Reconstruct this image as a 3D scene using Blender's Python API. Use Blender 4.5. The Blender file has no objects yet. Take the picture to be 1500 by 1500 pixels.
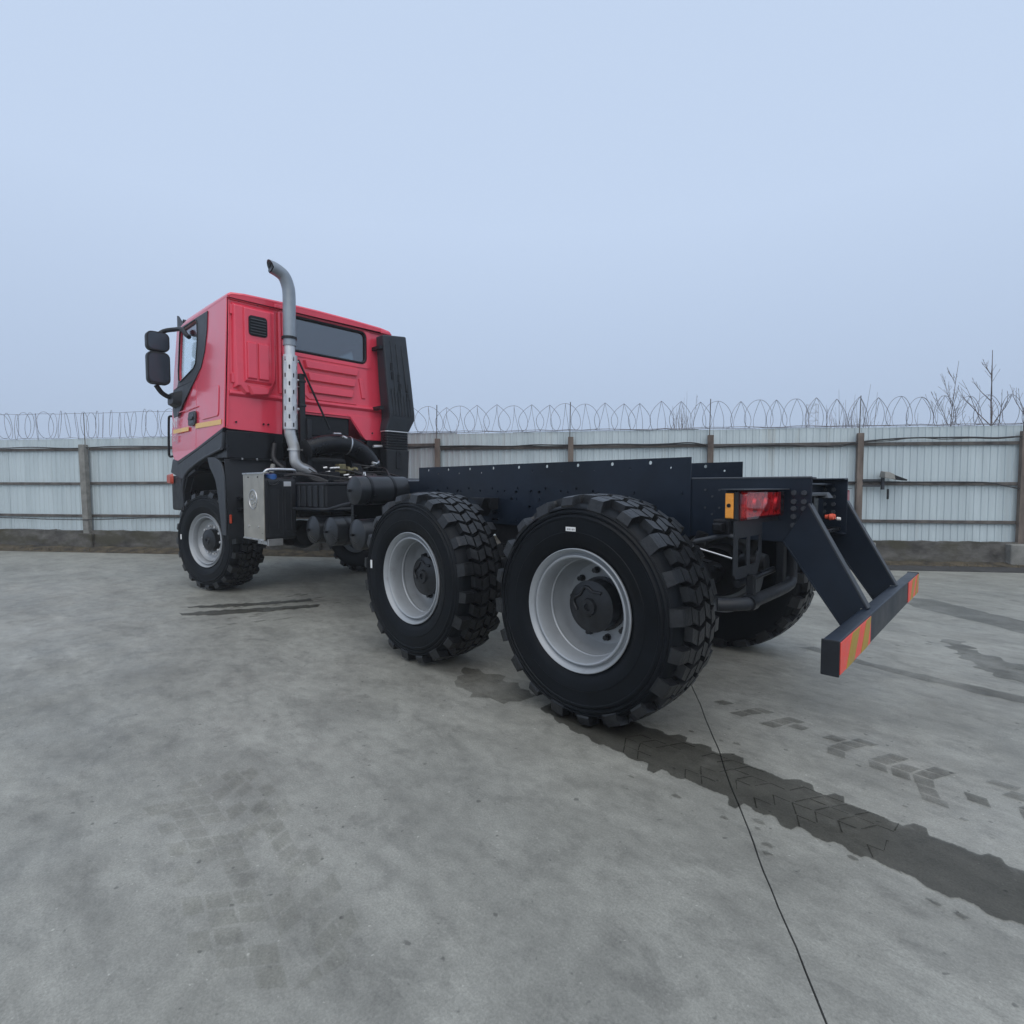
import bpy, bmesh, math, random
from mathutils import Vector, Matrix
from mathutils.geometry import tessellate_polygon
random.seed(7)
PI = math.pi
R = math.radians
sc = bpy.context.scene
COL = sc.collection
# world: x = truck forward, y = truck left, z = up, metres

# ------------------------------------------------------------------ camera
CAM = Vector((-1.8162, 3.6995, 1.3795))
DIR = Vector((0.68445, -0.72754, -0.04703))
cd = bpy.data.cameras.new('camera'); cam = bpy.data.objects.new('camera', cd); COL.objects.link(cam)
cam.location = CAM; cam.rotation_euler = DIR.to_track_quat('-Z', 'Y').to_euler()
cd.sensor_width = 36; cd.lens = 36 * 784.77 / 1500; cd.clip_start = .05; cd.clip_end = 2000
sc.camera = cam
# ------------------------------------------------------------------ sky and sun
SUN_EL, SUN_AZ = R(54), R(140)          # azimuth: angle in the x-y plane the light comes from
w = bpy.data.worlds.new('World'); sc.world = w; w.use_nodes = True
nt = w.node_tree; nt.nodes.clear()
sky = nt.nodes.new('ShaderNodeTexSky'); sky.sky_type = 'NISHITA'; sky.sun_disc = False
sky.sun_elevation = SUN_EL; sky.sun_rotation = PI / 2 - SUN_AZ
sky.dust_density = 6; sky.air_density = 1.0; sky.ozone_density = 1.5
tc = nt.nodes.new('ShaderNodeTexCoord'); sep = nt.nodes.new('ShaderNodeSeparateXYZ')
nt.links.new(tc.outputs['Generated'], sep.inputs[0])
ramp = nt.nodes.new('ShaderNodeValToRGB')        # overcast: a little brighter overhead than at the horizon
ramp.color_ramp.elements[0].position = 0.0; ramp.color_ramp.elements[0].color = (.425, .532, .715, 1)
ramp.color_ramp.elements[1].position = .42; ramp.color_ramp.elements[1].color = (.585, .712, .92, 1)
nt.links.new(sep.outputs['Z'], ramp.inputs[0])
sc10 = nt.nodes.new('ShaderNodeVectorMath'); sc10.operation = 'SCALE'; sc10.inputs['Scale'].default_value = 10
nt.links.new(ramp.outputs[0], sc10.inputs[0])
mix = nt.nodes.new('ShaderNodeMix'); mix.data_type = 'RGBA'; mix.inputs[0].default_value = .93
nt.links.new(sky.outputs[0], mix.inputs[6]); nt.links.new(sc10.outputs[0], mix.inputs[7])
bg = nt.nodes.new('ShaderNodeBackground'); bg.inputs[1].default_value = .1
nt.links.new(mix.outputs[2], bg.inputs[0])
wo = nt.nodes.new('ShaderNodeOutputWorld'); nt.links.new(bg.outputs[0], wo.inputs[0])
sd = bpy.data.lights.new('sun', 'SUN'); sd.energy = 1.5; sd.angle = R(80); sd.color = (1, .93, .82)
so = bpy.data.objects.new('sun', sd); COL.objects.link(so)
sv = Vector((math.cos(SUN_EL) * math.cos(SUN_AZ), math.cos(SUN_EL) * math.sin(SUN_AZ), math.sin(SUN_EL)))
so.rotation_euler = sv.to_track_quat('Z', 'Y').to_euler(); so.location = sv * 30
vs = sc.view_settings; vs.view_transform = 'Standard'; vs.look = 'None'; vs.exposure = 0; vs.gamma = 1; vs.use_curve_mapping = False
sc.cycles.use_denoising = True
sc.cycles.max_bounces = 8; sc.cycles.volume_bounces = 1; sc.cycles.transparent_max_bounces = 12

# ------------------------------------------------------------------ materials
MATS = {}
def mat(name, col, rough=.5, metal=0, var=.15, scale=6, bump=0, bscale=40, coat=0, spec=.5, rvar=.1, trans=0, alpha=1, col2=None, stretch=(1, 1, 1), world=False):
    m = bpy.data.materials.new(name); m.use_nodes = True; MATS[name] = m
    n = m.node_tree.nodes; l = m.node_tree.links
    b = n['Principled BSDF']
    b.inputs['Metallic'].default_value = metal; b.inputs['Specular IOR Level'].default_value = spec
    b.inputs['Coat Weight'].default_value = coat; b.inputs['Coat Roughness'].default_value = .12
    b.inputs['Transmission Weight'].default_value = trans; b.inputs['Alpha'].default_value = alpha
    t = n.new('ShaderNodeTexCoord'); mp = n.new('ShaderNodeMapping'); mp.inputs['Scale'].default_value = stretch
    l.new((n.new('ShaderNodeNewGeometry').outputs['Position'] if world else t.outputs['Object']), mp.inputs[0])
    ns = n.new('ShaderNodeTexNoise'); ns.inputs['Scale'].default_value = scale; ns.inputs['Detail'].default_value = 8; ns.inputs['Roughness'].default_value = .62
    l.new(mp.outputs[0], ns.inputs['Vector'])
    rp = n.new('ShaderNodeValToRGB'); l.new(ns.outputs[0], rp.inputs[0])
    c2 = col2 or tuple(min(1, c * (1 + var * 1.6) + .004 * var) for c in col)
    rp.color_ramp.elements[0].position = .32; rp.color_ramp.elements[0].color = (*[c * (1 - var) for c in col], 1)
    rp.color_ramp.elements[1].position = .72; rp.color_ramp.elements[1].color = (*c2, 1)
    l.new(rp.outputs[0], b.inputs['Base Color'])
    mr = n.new('ShaderNodeMapRange'); mr.inputs[1].default_value = .3; mr.inputs[2].default_value = .7
    mr.inputs[3].default_value = max(.03, rough - rvar); mr.inputs[4].default_value = min(1, rough + rvar)
    l.new(ns.outputs[0], mr.inputs[0]); l.new(mr.outputs[0], b.inputs['Roughness'])
    if bump:
        n2 = n.new('ShaderNodeTexNoise'); n2.inputs['Scale'].default_value = bscale; n2.inputs['Detail'].default_value = 5
        l.new(mp.outputs[0], n2.inputs['Vector'])
        bp = n.new('ShaderNodeBump'); bp.inputs['Strength'].default_value = bump; bp.inputs['Distance'].default_value = .01
        l.new(n2.outputs[0], bp.inputs['Height']); l.new(bp.outputs[0], b.inputs['Normal'])
    return m
mat('red', (.76, .046, .088), .36, 0, .05, 2.5, .03, 9, .9, rvar=.05)
mat('frame_paint', (.0060, .0115, .0215), .38, 0, .3, 3, .05, 30, .0, spec=.34, rvar=.09)
mat('black', (.005, .006, .008), .34, 0, .3, 5, .08, 60, spec=.3)
mat('plastic', (.0125, .0145, .018), .50, 0, .2, 7, .12, 150, spec=.35)
mat('grey_plastic', (.040, .046, .055), .52, 0, .15, 5, .1, 120, spec=.4)
mat('engine', (.005, .0058, .0075), .45, 0, .6, 9, .3, 30, spec=.3)
mat('rubber', (.0026, .0042, .0064), .48, 0, .35, 5, .12, 70, spec=.17, col2=(.0056, .0078, .0108))
mat('tread_rubber', (.0045, .006, .0082), .42, 0, .45, 9, .3, 60, spec=.5, col2=(.022, .024, .027))
mat('rim', (.315, .335, .352), .38, .2, .08, 3, .03, 60)
mat('hub', (.009, .0105, .013), .36, .1, .4, 14, .1, 50)
mat('nut', (.62, .62, .62), .3, .5, .2, 30)
mat('steel', (.52, .53, .54), .33, .85, .15, 8, .05, 60)
mat('pipe_grey', (.26, .295, .33), .42, .35, .12, 4, .03, 80)
mat('aluminium', (.58, .59, .60), .38, .55, .10, 5, .05, 60)
mat('tread_plate', (.43, .41, .36), .36, .6, .12, 6, .05, 50)
mat('yellow', (.86, .52, .17), .4, 0, .06, 8)
mat('white', (.78, .78, .76), .5, 0, .08, 8)
mat('lettering', (.74, .70, .74), .5, 0, .08, 8)
mat('faded_lettering', (.62, .42, .46), .5, 0, .1, 8)
mat('warn_red', (.84, .085, .06), .38, 0, .08, 20)
mat('olive', (.40, .26, .03), .42, 0, .1, 20)
mat('amber', (.78, .30, .03), .25, 0, .12, 12, coat=.6)
mat('orange', (.45, .05, .02), .35, 0, .12, 12, coat=.3)
mat('orange_red', (.72, .10, .05), .5, 0, .12, 12)
mat('blue_cap', (.02, .09, .28), .4, 0, .15, 12)
mat('brass', (.20, .17, .09), .35, .8, .2, 20)
mat('lamp_core', (.45, .05, .05), .3, .3, .6, 30, col2=(.90, .30, .25))
mat('tank_paint', (.013, .0155, .019), .33, 0, .3, 4, .04, 40, spec=.5)
mat('intake_plastic', (.020, .026, .034), .5, 0, .2, 7, .1, 150, spec=.4)
mat('fence_sheet', (.515, .60, .625), .48, .1, .13, 4.5, .03, 30, col2=(.58, .665, .69), stretch=(1, 1, .07), world=True)
mat('rail_steel', (.085, .075, .07), .7, .2, .45, 5, .2, 60, col2=(.17, .155, .14))
mat('rust_post', (.12, .09, .075), .8, .1, .5, 5, .3, 50, col2=(.23, .19, .16), stretch=(1, 1, .35))
mat('concrete_post', (.20, .20, .185), .9, 0, .25, 7, .3, 60)
mat('plinth', (.040, .037, .032), .92, 0, .4, 2.6, .6, 25, col2=(.165, .16, .148), stretch=(1, 1, 1.6), world=True)
mat('soil', (.022, .018, .013), .95, 0, .5, 5, .8, 30, col2=(.13, .105, .065))
mat('cable', (.015, .015, .017), .6)
mat('wire', (.20, .20, .23), .5, .6, .3, 10)
mat('bark', (.13, .105, .10), .9, 0, .3, 10)
mat('twig_red', (.17, .095, .085), .9, 0, .3, 10)
mat('tower', (.22, .21, .21), .8)
mat('seat', (.06, .065, .07), .8)
mat('gutter', (.035, .034, .033), .7, 0, .4, 6, .4, 30)

def add_streaks(name, col, scale, stretch, lo, hi, amount):
    """dirt runs down a sheet"""
    nt_ = MATS[name].node_tree; n, l = nt_.nodes, nt_.links; b = n['Principled BSDF']; src = b.inputs['Base Color'].links[0].from_socket
    mp = n.new('ShaderNodeMapping'); mp.inputs['Scale'].default_value = stretch; l.new(n.new('ShaderNodeNewGeometry').outputs['Position'], mp.inputs[0])
    q = n.new('ShaderNodeTexNoise'); q.inputs['Scale'].default_value = scale; q.inputs['Detail'].default_value = 6; q.inputs['Roughness'].default_value = .6; l.new(mp.outputs[0], q.inputs[0])
    mr = n.new('ShaderNodeMapRange'); mr.inputs[1].default_value = lo; mr.inputs[2].default_value = hi; mr.inputs[3].default_value = 0; mr.inputs[4].default_value = amount; l.new(q.outputs[0], mr.inputs[0])
    mx = n.new('ShaderNodeMix'); mx.data_type = 'RGBA'; l.new(mr.outputs[0], mx.inputs[0]); l.new(src, mx.inputs[6]); mx.inputs[7].default_value = (*col, 1); l.new(mx.outputs[2], b.inputs['Base Color'])
add_streaks('fence_sheet', (.36, .335, .27), 3.1, (1, 1, .05), .60, .74, .55)
add_streaks('fence_sheet', (.42, .49, .52), 1.4, (1, 1, .02), .52, .66, .5)
add_streaks('plinth', (.045, .042, .022), 1.3, (1, 1, 2.5), .46, .60, .75)
add_streaks('tread_plate', (.20, .18, .15), 9, (1, 1, .3), .55, .75, .4)
add_streaks('frame_paint', (.05, .05, .052), 7, (1, 1, 1), .66, .80, .5)
add_streaks('rim', (.20, .19, .18), 12, (1, 1, 1), .60, .75, .45)
def glass(name, tint, refl):
    m = bpy.data.materials.new(name); m.use_nodes = True; MATS[name] = m
    n = m.node_tree.nodes; l = m.node_tree.links; n.remove(n['Principled BSDF'])
    tr = n.new('ShaderNodeBsdfTransparent'); tr.inputs[0].default_value = (*tint, 1)
    gl = n.new('ShaderNodeBsdfGlossy'); gl.inputs['Roughness'].default_value = .03; gl.inputs[0].default_value = (.9, .95, 1, 1)
    lw = n.new('ShaderNodeLayerWeight'); lw.inputs[0].default_value = .5
    pw = n.new('ShaderNodeMath'); pw.operation = 'POWER'; pw.inputs[1].default_value = 4.5; l.new(lw.outputs['Facing'], pw.inputs[0])
    fr = n.new('ShaderNodeMath'); fr.operation = 'MULTIPLY_ADD'; fr.inputs[1].default_value = .9 - refl; fr.inputs[2].default_value = refl; l.new(pw.outputs[0], fr.inputs[0])
    mx = n.new('ShaderNodeMixShader'); l.new(fr.outputs[0], mx.inputs[0]); l.new(tr.outputs[0], mx.inputs[1]); l.new(gl.outputs[0], mx.inputs[2])
    l.new(mx.outputs[0], n['Material Output'].inputs[0])
glass('glass', (.96, .985, .985), .03)
glass('dark_glass', (.30, .34, .36), .17)
glass('lens_red', (.95, .20, .22), .06)

def concrete():
    m = bpy.data.materials.new('concrete'); m.use_nodes = True; MATS['concrete'] = m
    n = m.node_tree.nodes; l = m.node_tree.links; b = n['Principled BSDF']
    t = n.new('ShaderNodeTexCoord')
    def noise(scale, detail=8, st=(1, 1, 1), rot=0, rough=.6, dist=0):
        mp = n.new('ShaderNodeMapping'); mp.inputs['Scale'].default_value = st; mp.inputs['Rotation'].default_value = (0, 0, rot)
        l.new(t.outputs['Object'], mp.inputs[0])
        q = n.new('ShaderNodeTexNoise'); q.inputs['Scale'].default_value = scale; q.inputs['Detail'].default_value = detail
        q.inputs['Roughness'].default_value = rough; q.inputs['Distortion'].default_value = dist
        l.new(mp.outputs[0], q.inputs['Vector']); return q.outputs[0]
    def ramp(x, p0, c0, p1, c1):
        r = n.new('ShaderNodeValToRGB'); r.color_ramp.elements[0].position = p0; r.color_ramp.elements[1].position = p1
        r.color_ramp.elements[0].color = (*c0, 1); r.color_ramp.elements[1].color = (*c1, 1); l.new(x, r.inputs[0]); return r.outputs[0]
    def mul(a, c):
        q = n.new('ShaderNodeMix'); q.data_type = 'RGBA'; q.blend_type = 'MULTIPLY'; q.inputs[0].default_value = 1
        l.new(a, q.inputs[6]); l.new(c, q.inputs[7]); return q.outputs[2]
    g = lambda x: (x, x, x)
    base = ramp(noise(.45, 6), .3, (.245, .242, .210), .72, (.360, .356, .315))
    patch = ramp(noise(1.5, 9, (1, 1.7, 1), .35, .66, .5), .34, g(.76), .62, g(1.08))       # trowel swirls and dried damp
    streak = ramp(noise(1.6, 8, (.5, 2.0, 1), -.2, .65), .34, g(.90), .62, g(1.03))
    mott = ramp(noise(9, 8, (1, 1.4, 1), .3, .72), .32, g(.80), .62, g(1.06))
    grain = ramp(noise(120, 4, rough=.75), .28, g(.72), .72, g(1.2))
    pale = ramp(noise(5.5, 6, (1, 3, 1), .5, .7, .4), .66, g(1.0), .74, g(1.18))
    pits = ramp(noise(26, 2, rough=.4), .24, g(.55), .29, g(1.0))
    flake = ramp(noise(4.2, 10, (1, 1.5, 1), .9, .74, .35), .40, g(.84), .47, g(1.0))      # crisp-edged wear patches
    flake2 = ramp(noise(17, 6, (1, 1.8, 1), .2, .66, .3), .62, g(1.0), .70, g(1.13))
    specks = ramp(noise(60, 2, rough=.3), .74, g(1.0), .80, g(1.5))
    c = mul(mul(mul(mul(mul(mul(mul(mul(mul(base, patch), mott), grain), pale), pits), streak), flake), flake2), specks)
    l.new(c, b.inputs['Base Color'])
    rr = n.new('ShaderNodeMapRange'); rr.inputs[1].default_value = .3; rr.inputs[2].default_value = .7; rr.inputs[3].default_value = .42; rr.inputs[4].default_value = .66
    l.new(noise(2.1, 6), rr.inputs[0]); l.new(rr.outputs[0], b.inputs['Roughness'])
    bp = n.new('ShaderNodeBump'); bp.inputs['Strength'].default_value = .35; bp.inputs['Distance'].default_value = .006
    l.new(noise(30, 8, rough=.7), bp.inputs['Height']); l.new(bp.outputs[0], b.inputs['Normal'])
concrete()

def wet(name, tint, gloss, nscale=3.0, lo=.35, hi=.6):
    """thin film of water / damp on the slab: darkens what lies under it and adds a faint sheen"""
    m = bpy.data.materials.new(name); m.use_nodes = True; MATS[name] = m
    n = m.node_tree.nodes; l = m.node_tree.links; n.remove(n['Principled BSDF'])
    t = n.new('ShaderNodeTexCoord'); q = n.new('ShaderNodeTexNoise'); q.inputs['Scale'].default_value = nscale; q.inputs['Detail'].default_value = 9; q.inputs['Roughness'].default_value = .65
    l.new(t.outputs['Object'], q.inputs[0])
    r = n.new('ShaderNodeValToRGB'); r.color_ramp.elements[0].position = lo; r.color_ramp.elements[1].position = hi
    r.color_ramp.elements[0].color = (1 - (1 - tint) * .35,) * 3 + (1,); r.color_ramp.elements[1].color = (tint, tint, tint * .99, 1)
    l.new(q.outputs[0], r.inputs[0])
    tr = n.new('ShaderNodeBsdfTransparent'); l.new(r.outputs[0], tr.inputs[0])
    gl = n.new('ShaderNodeBsdfGlossy'); gl.inputs['Roughness'].default_value = .28; gl.inputs[0].default_value = (.8, .8, .8, 1)
    lw = n.new('ShaderNodeFresnel'); lw.inputs[0].default_value = gloss
    mx = n.new('ShaderNodeMixShader'); l.new(lw.outputs[0], mx.inputs[0]); l.new(tr.outputs[0], mx.inputs[1]); l.new(gl.outputs[0], mx.inputs[2])
    l.new(mx.outputs[0], n['Material Output'].inputs[0])
wet('wet_dark', .58, 1.14, 5, .2, .45)
wet('wet_mid', .70, 1.10, 3)
wet('wet_line', .66, 1.03, 6, .1, .3)
wet('damp', .80, 1.05, 3)
wet('faint', .915, 1.02, 4, .3, .6)

# ------------------------------------------------------------------ geometry helpers
class G:
    def __init__(s): s.v = []; s.f = []
    def add(s, vs, fs):
        o = len(s.v); s.v += [tuple(p) for p in vs]; s.f += [[i + o for i in f] for f in fs]; return s
    def hexa(s, a, b):
        """two quads (loops of 4 points) joined"""
        return s.add(list(a) + list(b), [(3, 2, 1, 0), (4, 5, 6, 7), (0, 1, 5, 4), (1, 2, 6, 5), (2, 3, 7, 6), (3, 0, 4, 7)])
    def box(s, x0, x1, y0, y1, z0, z1):
        return s.hexa([(x0, y0, z0), (x1, y0, z0), (x1, y1, z0), (x0, y1, z0)], [(x0, y0, z1), (x1, y0, z1), (x1, y1, z1), (x0, y1, z1)])
    def prism(s, a, b):
        n = len(a); return s.add(list(a) + list(b), [list(range(n))[::-1], list(range(n, 2 * n))] + [(i, (i + 1) % n, n + (i + 1) % n, n + i) for i in range(n)])
    def ext(s, poly, fn, d0, d1):
        return s.prism([fn(p, q, d0) for p, q in poly], [fn(p, q, d1) for p, q in poly])
    def emboss(s, poly, inset, h, fn, d0=0):
        cx = sum(p for p, q in poly) / len(poly); cy = sum(q for p, q in poly) / len(poly)
        top = []
        for p, q in poly:
            k = math.hypot(cx - p, cy - q) or 1; t = min(.9, inset * 1.3 / k); top.append((p + (cx - p) * t, q + (cy - q) * t))
        return s.prism([fn(p, q, d0) for p, q in poly], [fn(p, q, d0 + h) for p, q in top])
    def plate(s, outer, holes, fn, d0, d1):
        loops = [outer] + holes
        tri = tessellate_polygon([[Vector((p, q, 0)) for p, q in lp] for lp in loops])
        flat = [p for lp in loops for p in lp]; n = len(flat)
        vs = [fn(p, q, d0) for p, q in flat] + [fn(p, q, d1) for p, q in flat]
        fs = [tuple(t) for t in tri] + [tuple(i + n for i in t[::-1]) for t in tri]
        o = 0
        for lp in loops:
            k = len(lp); fs += [(o + i, o + (i + 1) % k, n + o + (i + 1) % k, n + o + i) for i in range(k)]; o += k
        return s.add(vs, fs)
    def tube(s, path, r, n=12, caps=True, closed=False):
        P = [Vector(p) for p in path]; m = len(P); rr = r if isinstance(r, (list, tuple)) else [r] * m
        up = None; vs = []
        for i in range(m):
            if closed: t = (P[(i + 1) % m] - P[i - 1]).normalized()
            else: t = (P[min(i + 1, m - 1)] - P[max(i - 1, 0)]).normalized()
            if up is None: up = t.orthogonal().normalized()
            up = (up - t * up.dot(t)); up = up.normalized() if up.length > 1e-6 else t.orthogonal().normalized()
            sd = t.cross(up)
            vs += [P[i] + (up * math.cos(2 * PI * k / n) + sd * math.sin(2 * PI * k / n)) * rr[i] for k in range(n)]
        fs = [(i * n + k, i * n + (k + 1) % n, (i + 1) * n + (k + 1) % n, (i + 1) * n + k) for i in range(m - 1) for k in range(n)]
        if closed: fs += [((m - 1) * n + k, (m - 1) * n + (k + 1) % n, (k + 1) % n, k) for k in range(n)]
        elif caps: fs += [tuple(range(n))[::-1], tuple((m - 1) * n + k for k in range(n))]
        return s.add(vs, fs)
    def lathe(s, prof, n=48, c=(0, 0, 0), ax='y', closed=False):
        """profile (along, radius) turned round an axis through c"""
        vs = []
        for a, r in prof:
            for k in range(n):
                t = 2 * PI * k / n; p, q = r * math.sin(t), r * math.cos(t)
                vs.append({'y': (c[0] + p, c[1] + a, c[2] + q), 'x': (c[0] + a, c[1] + p, c[2] + q), 'z': (c[0] + p, c[1] + q, c[2] + a)}[ax])
        m = len(prof); fs = [(i * n + k, i * n + (k + 1) % n, (i + 1) * n + (k + 1) % n, (i + 1) * n + k) for i in range(m - 1) for k in range(n)]
        if closed: fs += [((m - 1) * n + k, (m - 1) * n + (k + 1) % n, (k + 1) % n, k) for k in range(n)]
        else:
            if prof[0][1] > 1e-4: fs.append(tuple(range(n)))
            if prof[-1][1] > 1e-4: fs.append(tuple((m - 1) * n + k for k in range(n)))
        return s.add(vs, fs)
    def holed(s, us, zs, holes, fn, d0, d1, round_=True):
        """sheet of cells with through holes: holes[(i, j)] = (cu, cz, ru, rz)"""
        for i in range(len(us) - 1):
            for j in range(len(zs) - 1):
                x0, x1, y0, y1 = us[i], us[i + 1], zs[j], zs[j + 1]
                if (i, j) not in holes:
                    q = [(x0, y0), (x1, y0), (x1, y1), (x0, y1)]
                    s.add([fn(*p, d0) for p in q] + [fn(*p, d1) for p in q], [(0, 1, 2, 3), (7, 6, 5, 4)]); continue
                cx, cy, rx, ry = holes[(i, j)]
                an = sorted([k * PI / 6 + .01 for k in range(12)] + [math.atan2(b - cy, a - cx) % (2 * PI) for a in (x0, x1) for b in (y0, y1)])
                ip, op = [], []
                for a in an:
                    c_, s_ = math.cos(a), math.sin(a)
                    t = min((x1 - cx) / c_ if c_ > 1e-9 else ((x0 - cx) / c_ if c_ < -1e-9 else 1e9), (y1 - cy) / s_ if s_ > 1e-9 else ((y0 - cy) / s_ if s_ < -1e-9 else 1e9))
                    op.append((cx + c_ * t, cy + s_ * t))
                    if round_: ip.append((cx + rx * c_, cy + ry * s_))
                    else:
                        k = min(rx / max(abs(c_), 1e-9), ry / max(abs(s_), 1e-9)); ip.append((cx + c_ * k, cy + s_ * k))
                n = len(an)
                vs = [fn(*p, d0) for p in op] + [fn(*p, d0) for p in ip] + [fn(*p, d1) for p in op] + [fn(*p, d1) for p in ip]
                fs = []
                for k in range(n):
                    k2 = (k + 1) % n
                    fs += [(k, k2, n + k2, n + k), (2 * n + k2, 2 * n + k, 3 * n + k, 3 * n + k2), (n + k, n + k2, 3 * n + k2, 3 * n + k)]
                s.add(vs, fs)
        return s
def make_mesh(name, g, m, smooth=None, fix=True):
    me = bpy.data.meshes.new(name); me.from_pydata(g.v, [], g.f); me.validate()
    if fix:
        b = bmesh.new(); b.from_mesh(me); bmesh.ops.recalc_face_normals(b, faces=b.faces); b.to_mesh(me); b.free()
    if m: me.materials.append(MATS[m])
    if smooth:
        me.polygons.foreach_set('use_smooth', [True] * len(me.polygons)); me.set_sharp_from_angle(angle=R(smooth))
    return me
def link(name, me, parent=None, label=None, cat=None, group=None, kind=None, loc=None):
    o = bpy.data.objects.new(name, me); COL.objects.link(o)
    if parent is not None: o.parent = parent
    if loc: o.location = loc
    for k, v_ in (('label', label), ('category', cat), ('group', group), ('kind', kind)):
        if v_: o[k] = v_
    return o
def obj(name, g, m, parent=None, bevel=0, smooth=None, fix=True, **kw):
    o = link(name, make_mesh(name, g, m, smooth, fix), parent, **kw)
    if bevel:
        md = o.modifiers.new('bevel', 'BEVEL'); md.width = bevel; md.segments = 2; md.limit_method = 'ANGLE'; md.angle_limit = R(38)
    return o
def empty(name, loc=(0, 0, 0), rz=0, parent=None, **kw):
    o = link(name, None, parent, **kw); o.location = loc; o.rotation_euler = (0, 0, rz); o.empty_display_size = .2; return o
def spline(pts, k=8):
    P = [Vector(p) for p in pts]; P = [P[0] * 2 - P[1]] + P + [P[-1] * 2 - P[-2]]; out = []
    for i in range(1, len(P) - 2):
        for j in range(k):
            t = j / k; a, b, c, d = P[i - 1:i + 3]
            out.append(.5 * ((2 * b) + (c - a) * t + (2 * a - 5 * b + 4 * c - d) * t * t + (3 * b - a - 3 * c + d) * t ** 3))
    return out + [P[-2]]
def arcpts(pts, k=6): return [(p.x, p.y) for p in spline([(a, b, 0) for a, b in pts], k)]
def rrect(x0, x1, y0, y1, r, n=5):
    out = []
    for cx, cy, a0 in ((x1 - r, y1 - r, 0), (x0 + r, y1 - r, PI / 2), (x0 + r, y0 + r, PI), (x1 - r, y0 + r, 1.5 * PI)):
        out += [(cx + r * math.cos(a0 + PI / 2 * i / n), cy + r * math.sin(a0 + PI / 2 * i / n)) for i in range(n + 1)]
    return out
def bolt_g(g, c, ax, r=.012, h=.012, n=6):
    c = Vector(c); a = {'x': Vector((1, 0, 0)), 'y': Vector((0, 1, 0)), 'z': Vector((0, 0, 1))}[ax.strip('-')] * (-1 if ax[0] == '-' else 1)
    g.tube([c - a * .004, c + a * h], r, n); return g

# ================================================================== ground
# slab joint runs through J0 along JD
J0 = Vector((-.324, .34, 0)); JD = Vector((-1.18, 1.85, 0)).normalized(); JN = Vector((-JD.y, JD.x, 0))
ground = obj('ground', G().add([(-150, -150, -.02), (150, -150, -.02), (150, 150, -.02), (-150, 150, -.02)], [(0, 1, 2, 3)]), 'soil', fix=False, kind='structure')
def wob(s): return .004 * math.sin(s * 3.1) + .003 * math.sin(s * 9.7 + 1) + random.uniform(-.0016, .0016)
FA = Vector((14.978, 2.841, 0)); FE = Vector((-.817711, -.575629, 0)); FN = Vector((-.575629, .817711, 0))     # fence foot line, direction, normal to the yard
def fp(s, d, z): p = FA + FE * s + FN * d; return (p.x, p.y, z)
ss = [-2.2 + i * .08 for i in range(140)]
jl, jr = [], []
for s_ in ss:
    o = wob(s_); jl.append(J0 + JD * s_ + JN * (o + .0028)); jr.append(J0 + JD * s_ + JN * (o - .0028 - random.uniform(0, .0015)))
# the slabs stop .55 m before the plinth; beyond it a strip of soil
def edge_cut(p, d):
    t = (((FA + FN * .5) - p).dot(FN)) / d.dot(FN); return p + d * t
tl, tr = edge_cut(jl[0], -JD), edge_cut(jr[0], -JD)
far = FA + FN * .5
def slab(a, side):
    st = a[0]; poly = [st[1]] + st[0] + [a[1]] + a[2]
    g = G(); n = len(poly)
    top = [(p.x, p.y, 0) for p in poly]; bot = [(p.x, p.y, -.03) for p in poly]
    tri = tessellate_polygon([[Vector((p[0], p[1], 0)) for p in top]])
    g.add(top + bot, [tuple(t) for t in tri] + [(i, (i + 1) % n, n + (i + 1) % n, n + i) for i in range(n)])
    return obj('slab', g, 'concrete', ground)
slab(((jl, tl), jl[-1] + JD * 40, [jl[-1] + JD * 40 + JN * -0 + Vector((-60, -40, 0)), far + FE * 80]), 1)
slab(((jr, tr), jr[-1] + JD * 40, [jr[-1] + JD * 40 + Vector((80, 40, 0)), far - FE * 60]), -1)

jf = G().add([tuple(J0 + JD * -2.3 - JN * .05 + Vector((0, 0, -.007))), tuple(J0 + JD * 9 - JN * .05 + Vector((0, 0, -.007))), tuple(J0 + JD * 9 + JN * .05 + Vector((0, 0, -.007))), tuple(J0 + JD * -2.3 + JN * .05 + Vector((0, 0, -.007)))], [(0, 1, 2, 3)])
obj('joint_filler', jf, 'gutter', ground, fix=False)
def ragged(pts, amp, sub=6, lobes=0.0):
    """closed loop with a ragged outline"""
    out = []; n = len(pts)
    for i in range(n):
        a, b = Vector(pts[i]), Vector(pts[(i + 1) % n]); L = (b - a).length; k = max(2, int(L / sub)); nrm = Vector((-(b - a).y, (b - a).x)).normalized() if L > 0 else Vector((0, 0))
        ph = random.random() * 6
        for j in range(k):
            t = j / k; o = random.uniform(-1, 1) * amp
            if lobes: o += lobes * (1 if math.sin(t * L / .105 * PI + ph) > .15 else -.6)
            p = a.lerp(b, t) + nrm * o; out.append((p.x, p.y))
    return out
def stain(name, loops, m, z=.003):
    g = G()
    for lp in loops:
        tri = tessellate_polygon([[Vector((p[0], p[1], 0)) for p in lp]])
        g.add([(p[0], p[1], z) for p in lp], [tuple(t) for t in tri])
    me = make_mesh(name, g, m, fix=False)
    if me.polygons and me.polygons[0].normal.z < 0: me.flip_normals()
    return link(name, me, ground)
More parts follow.
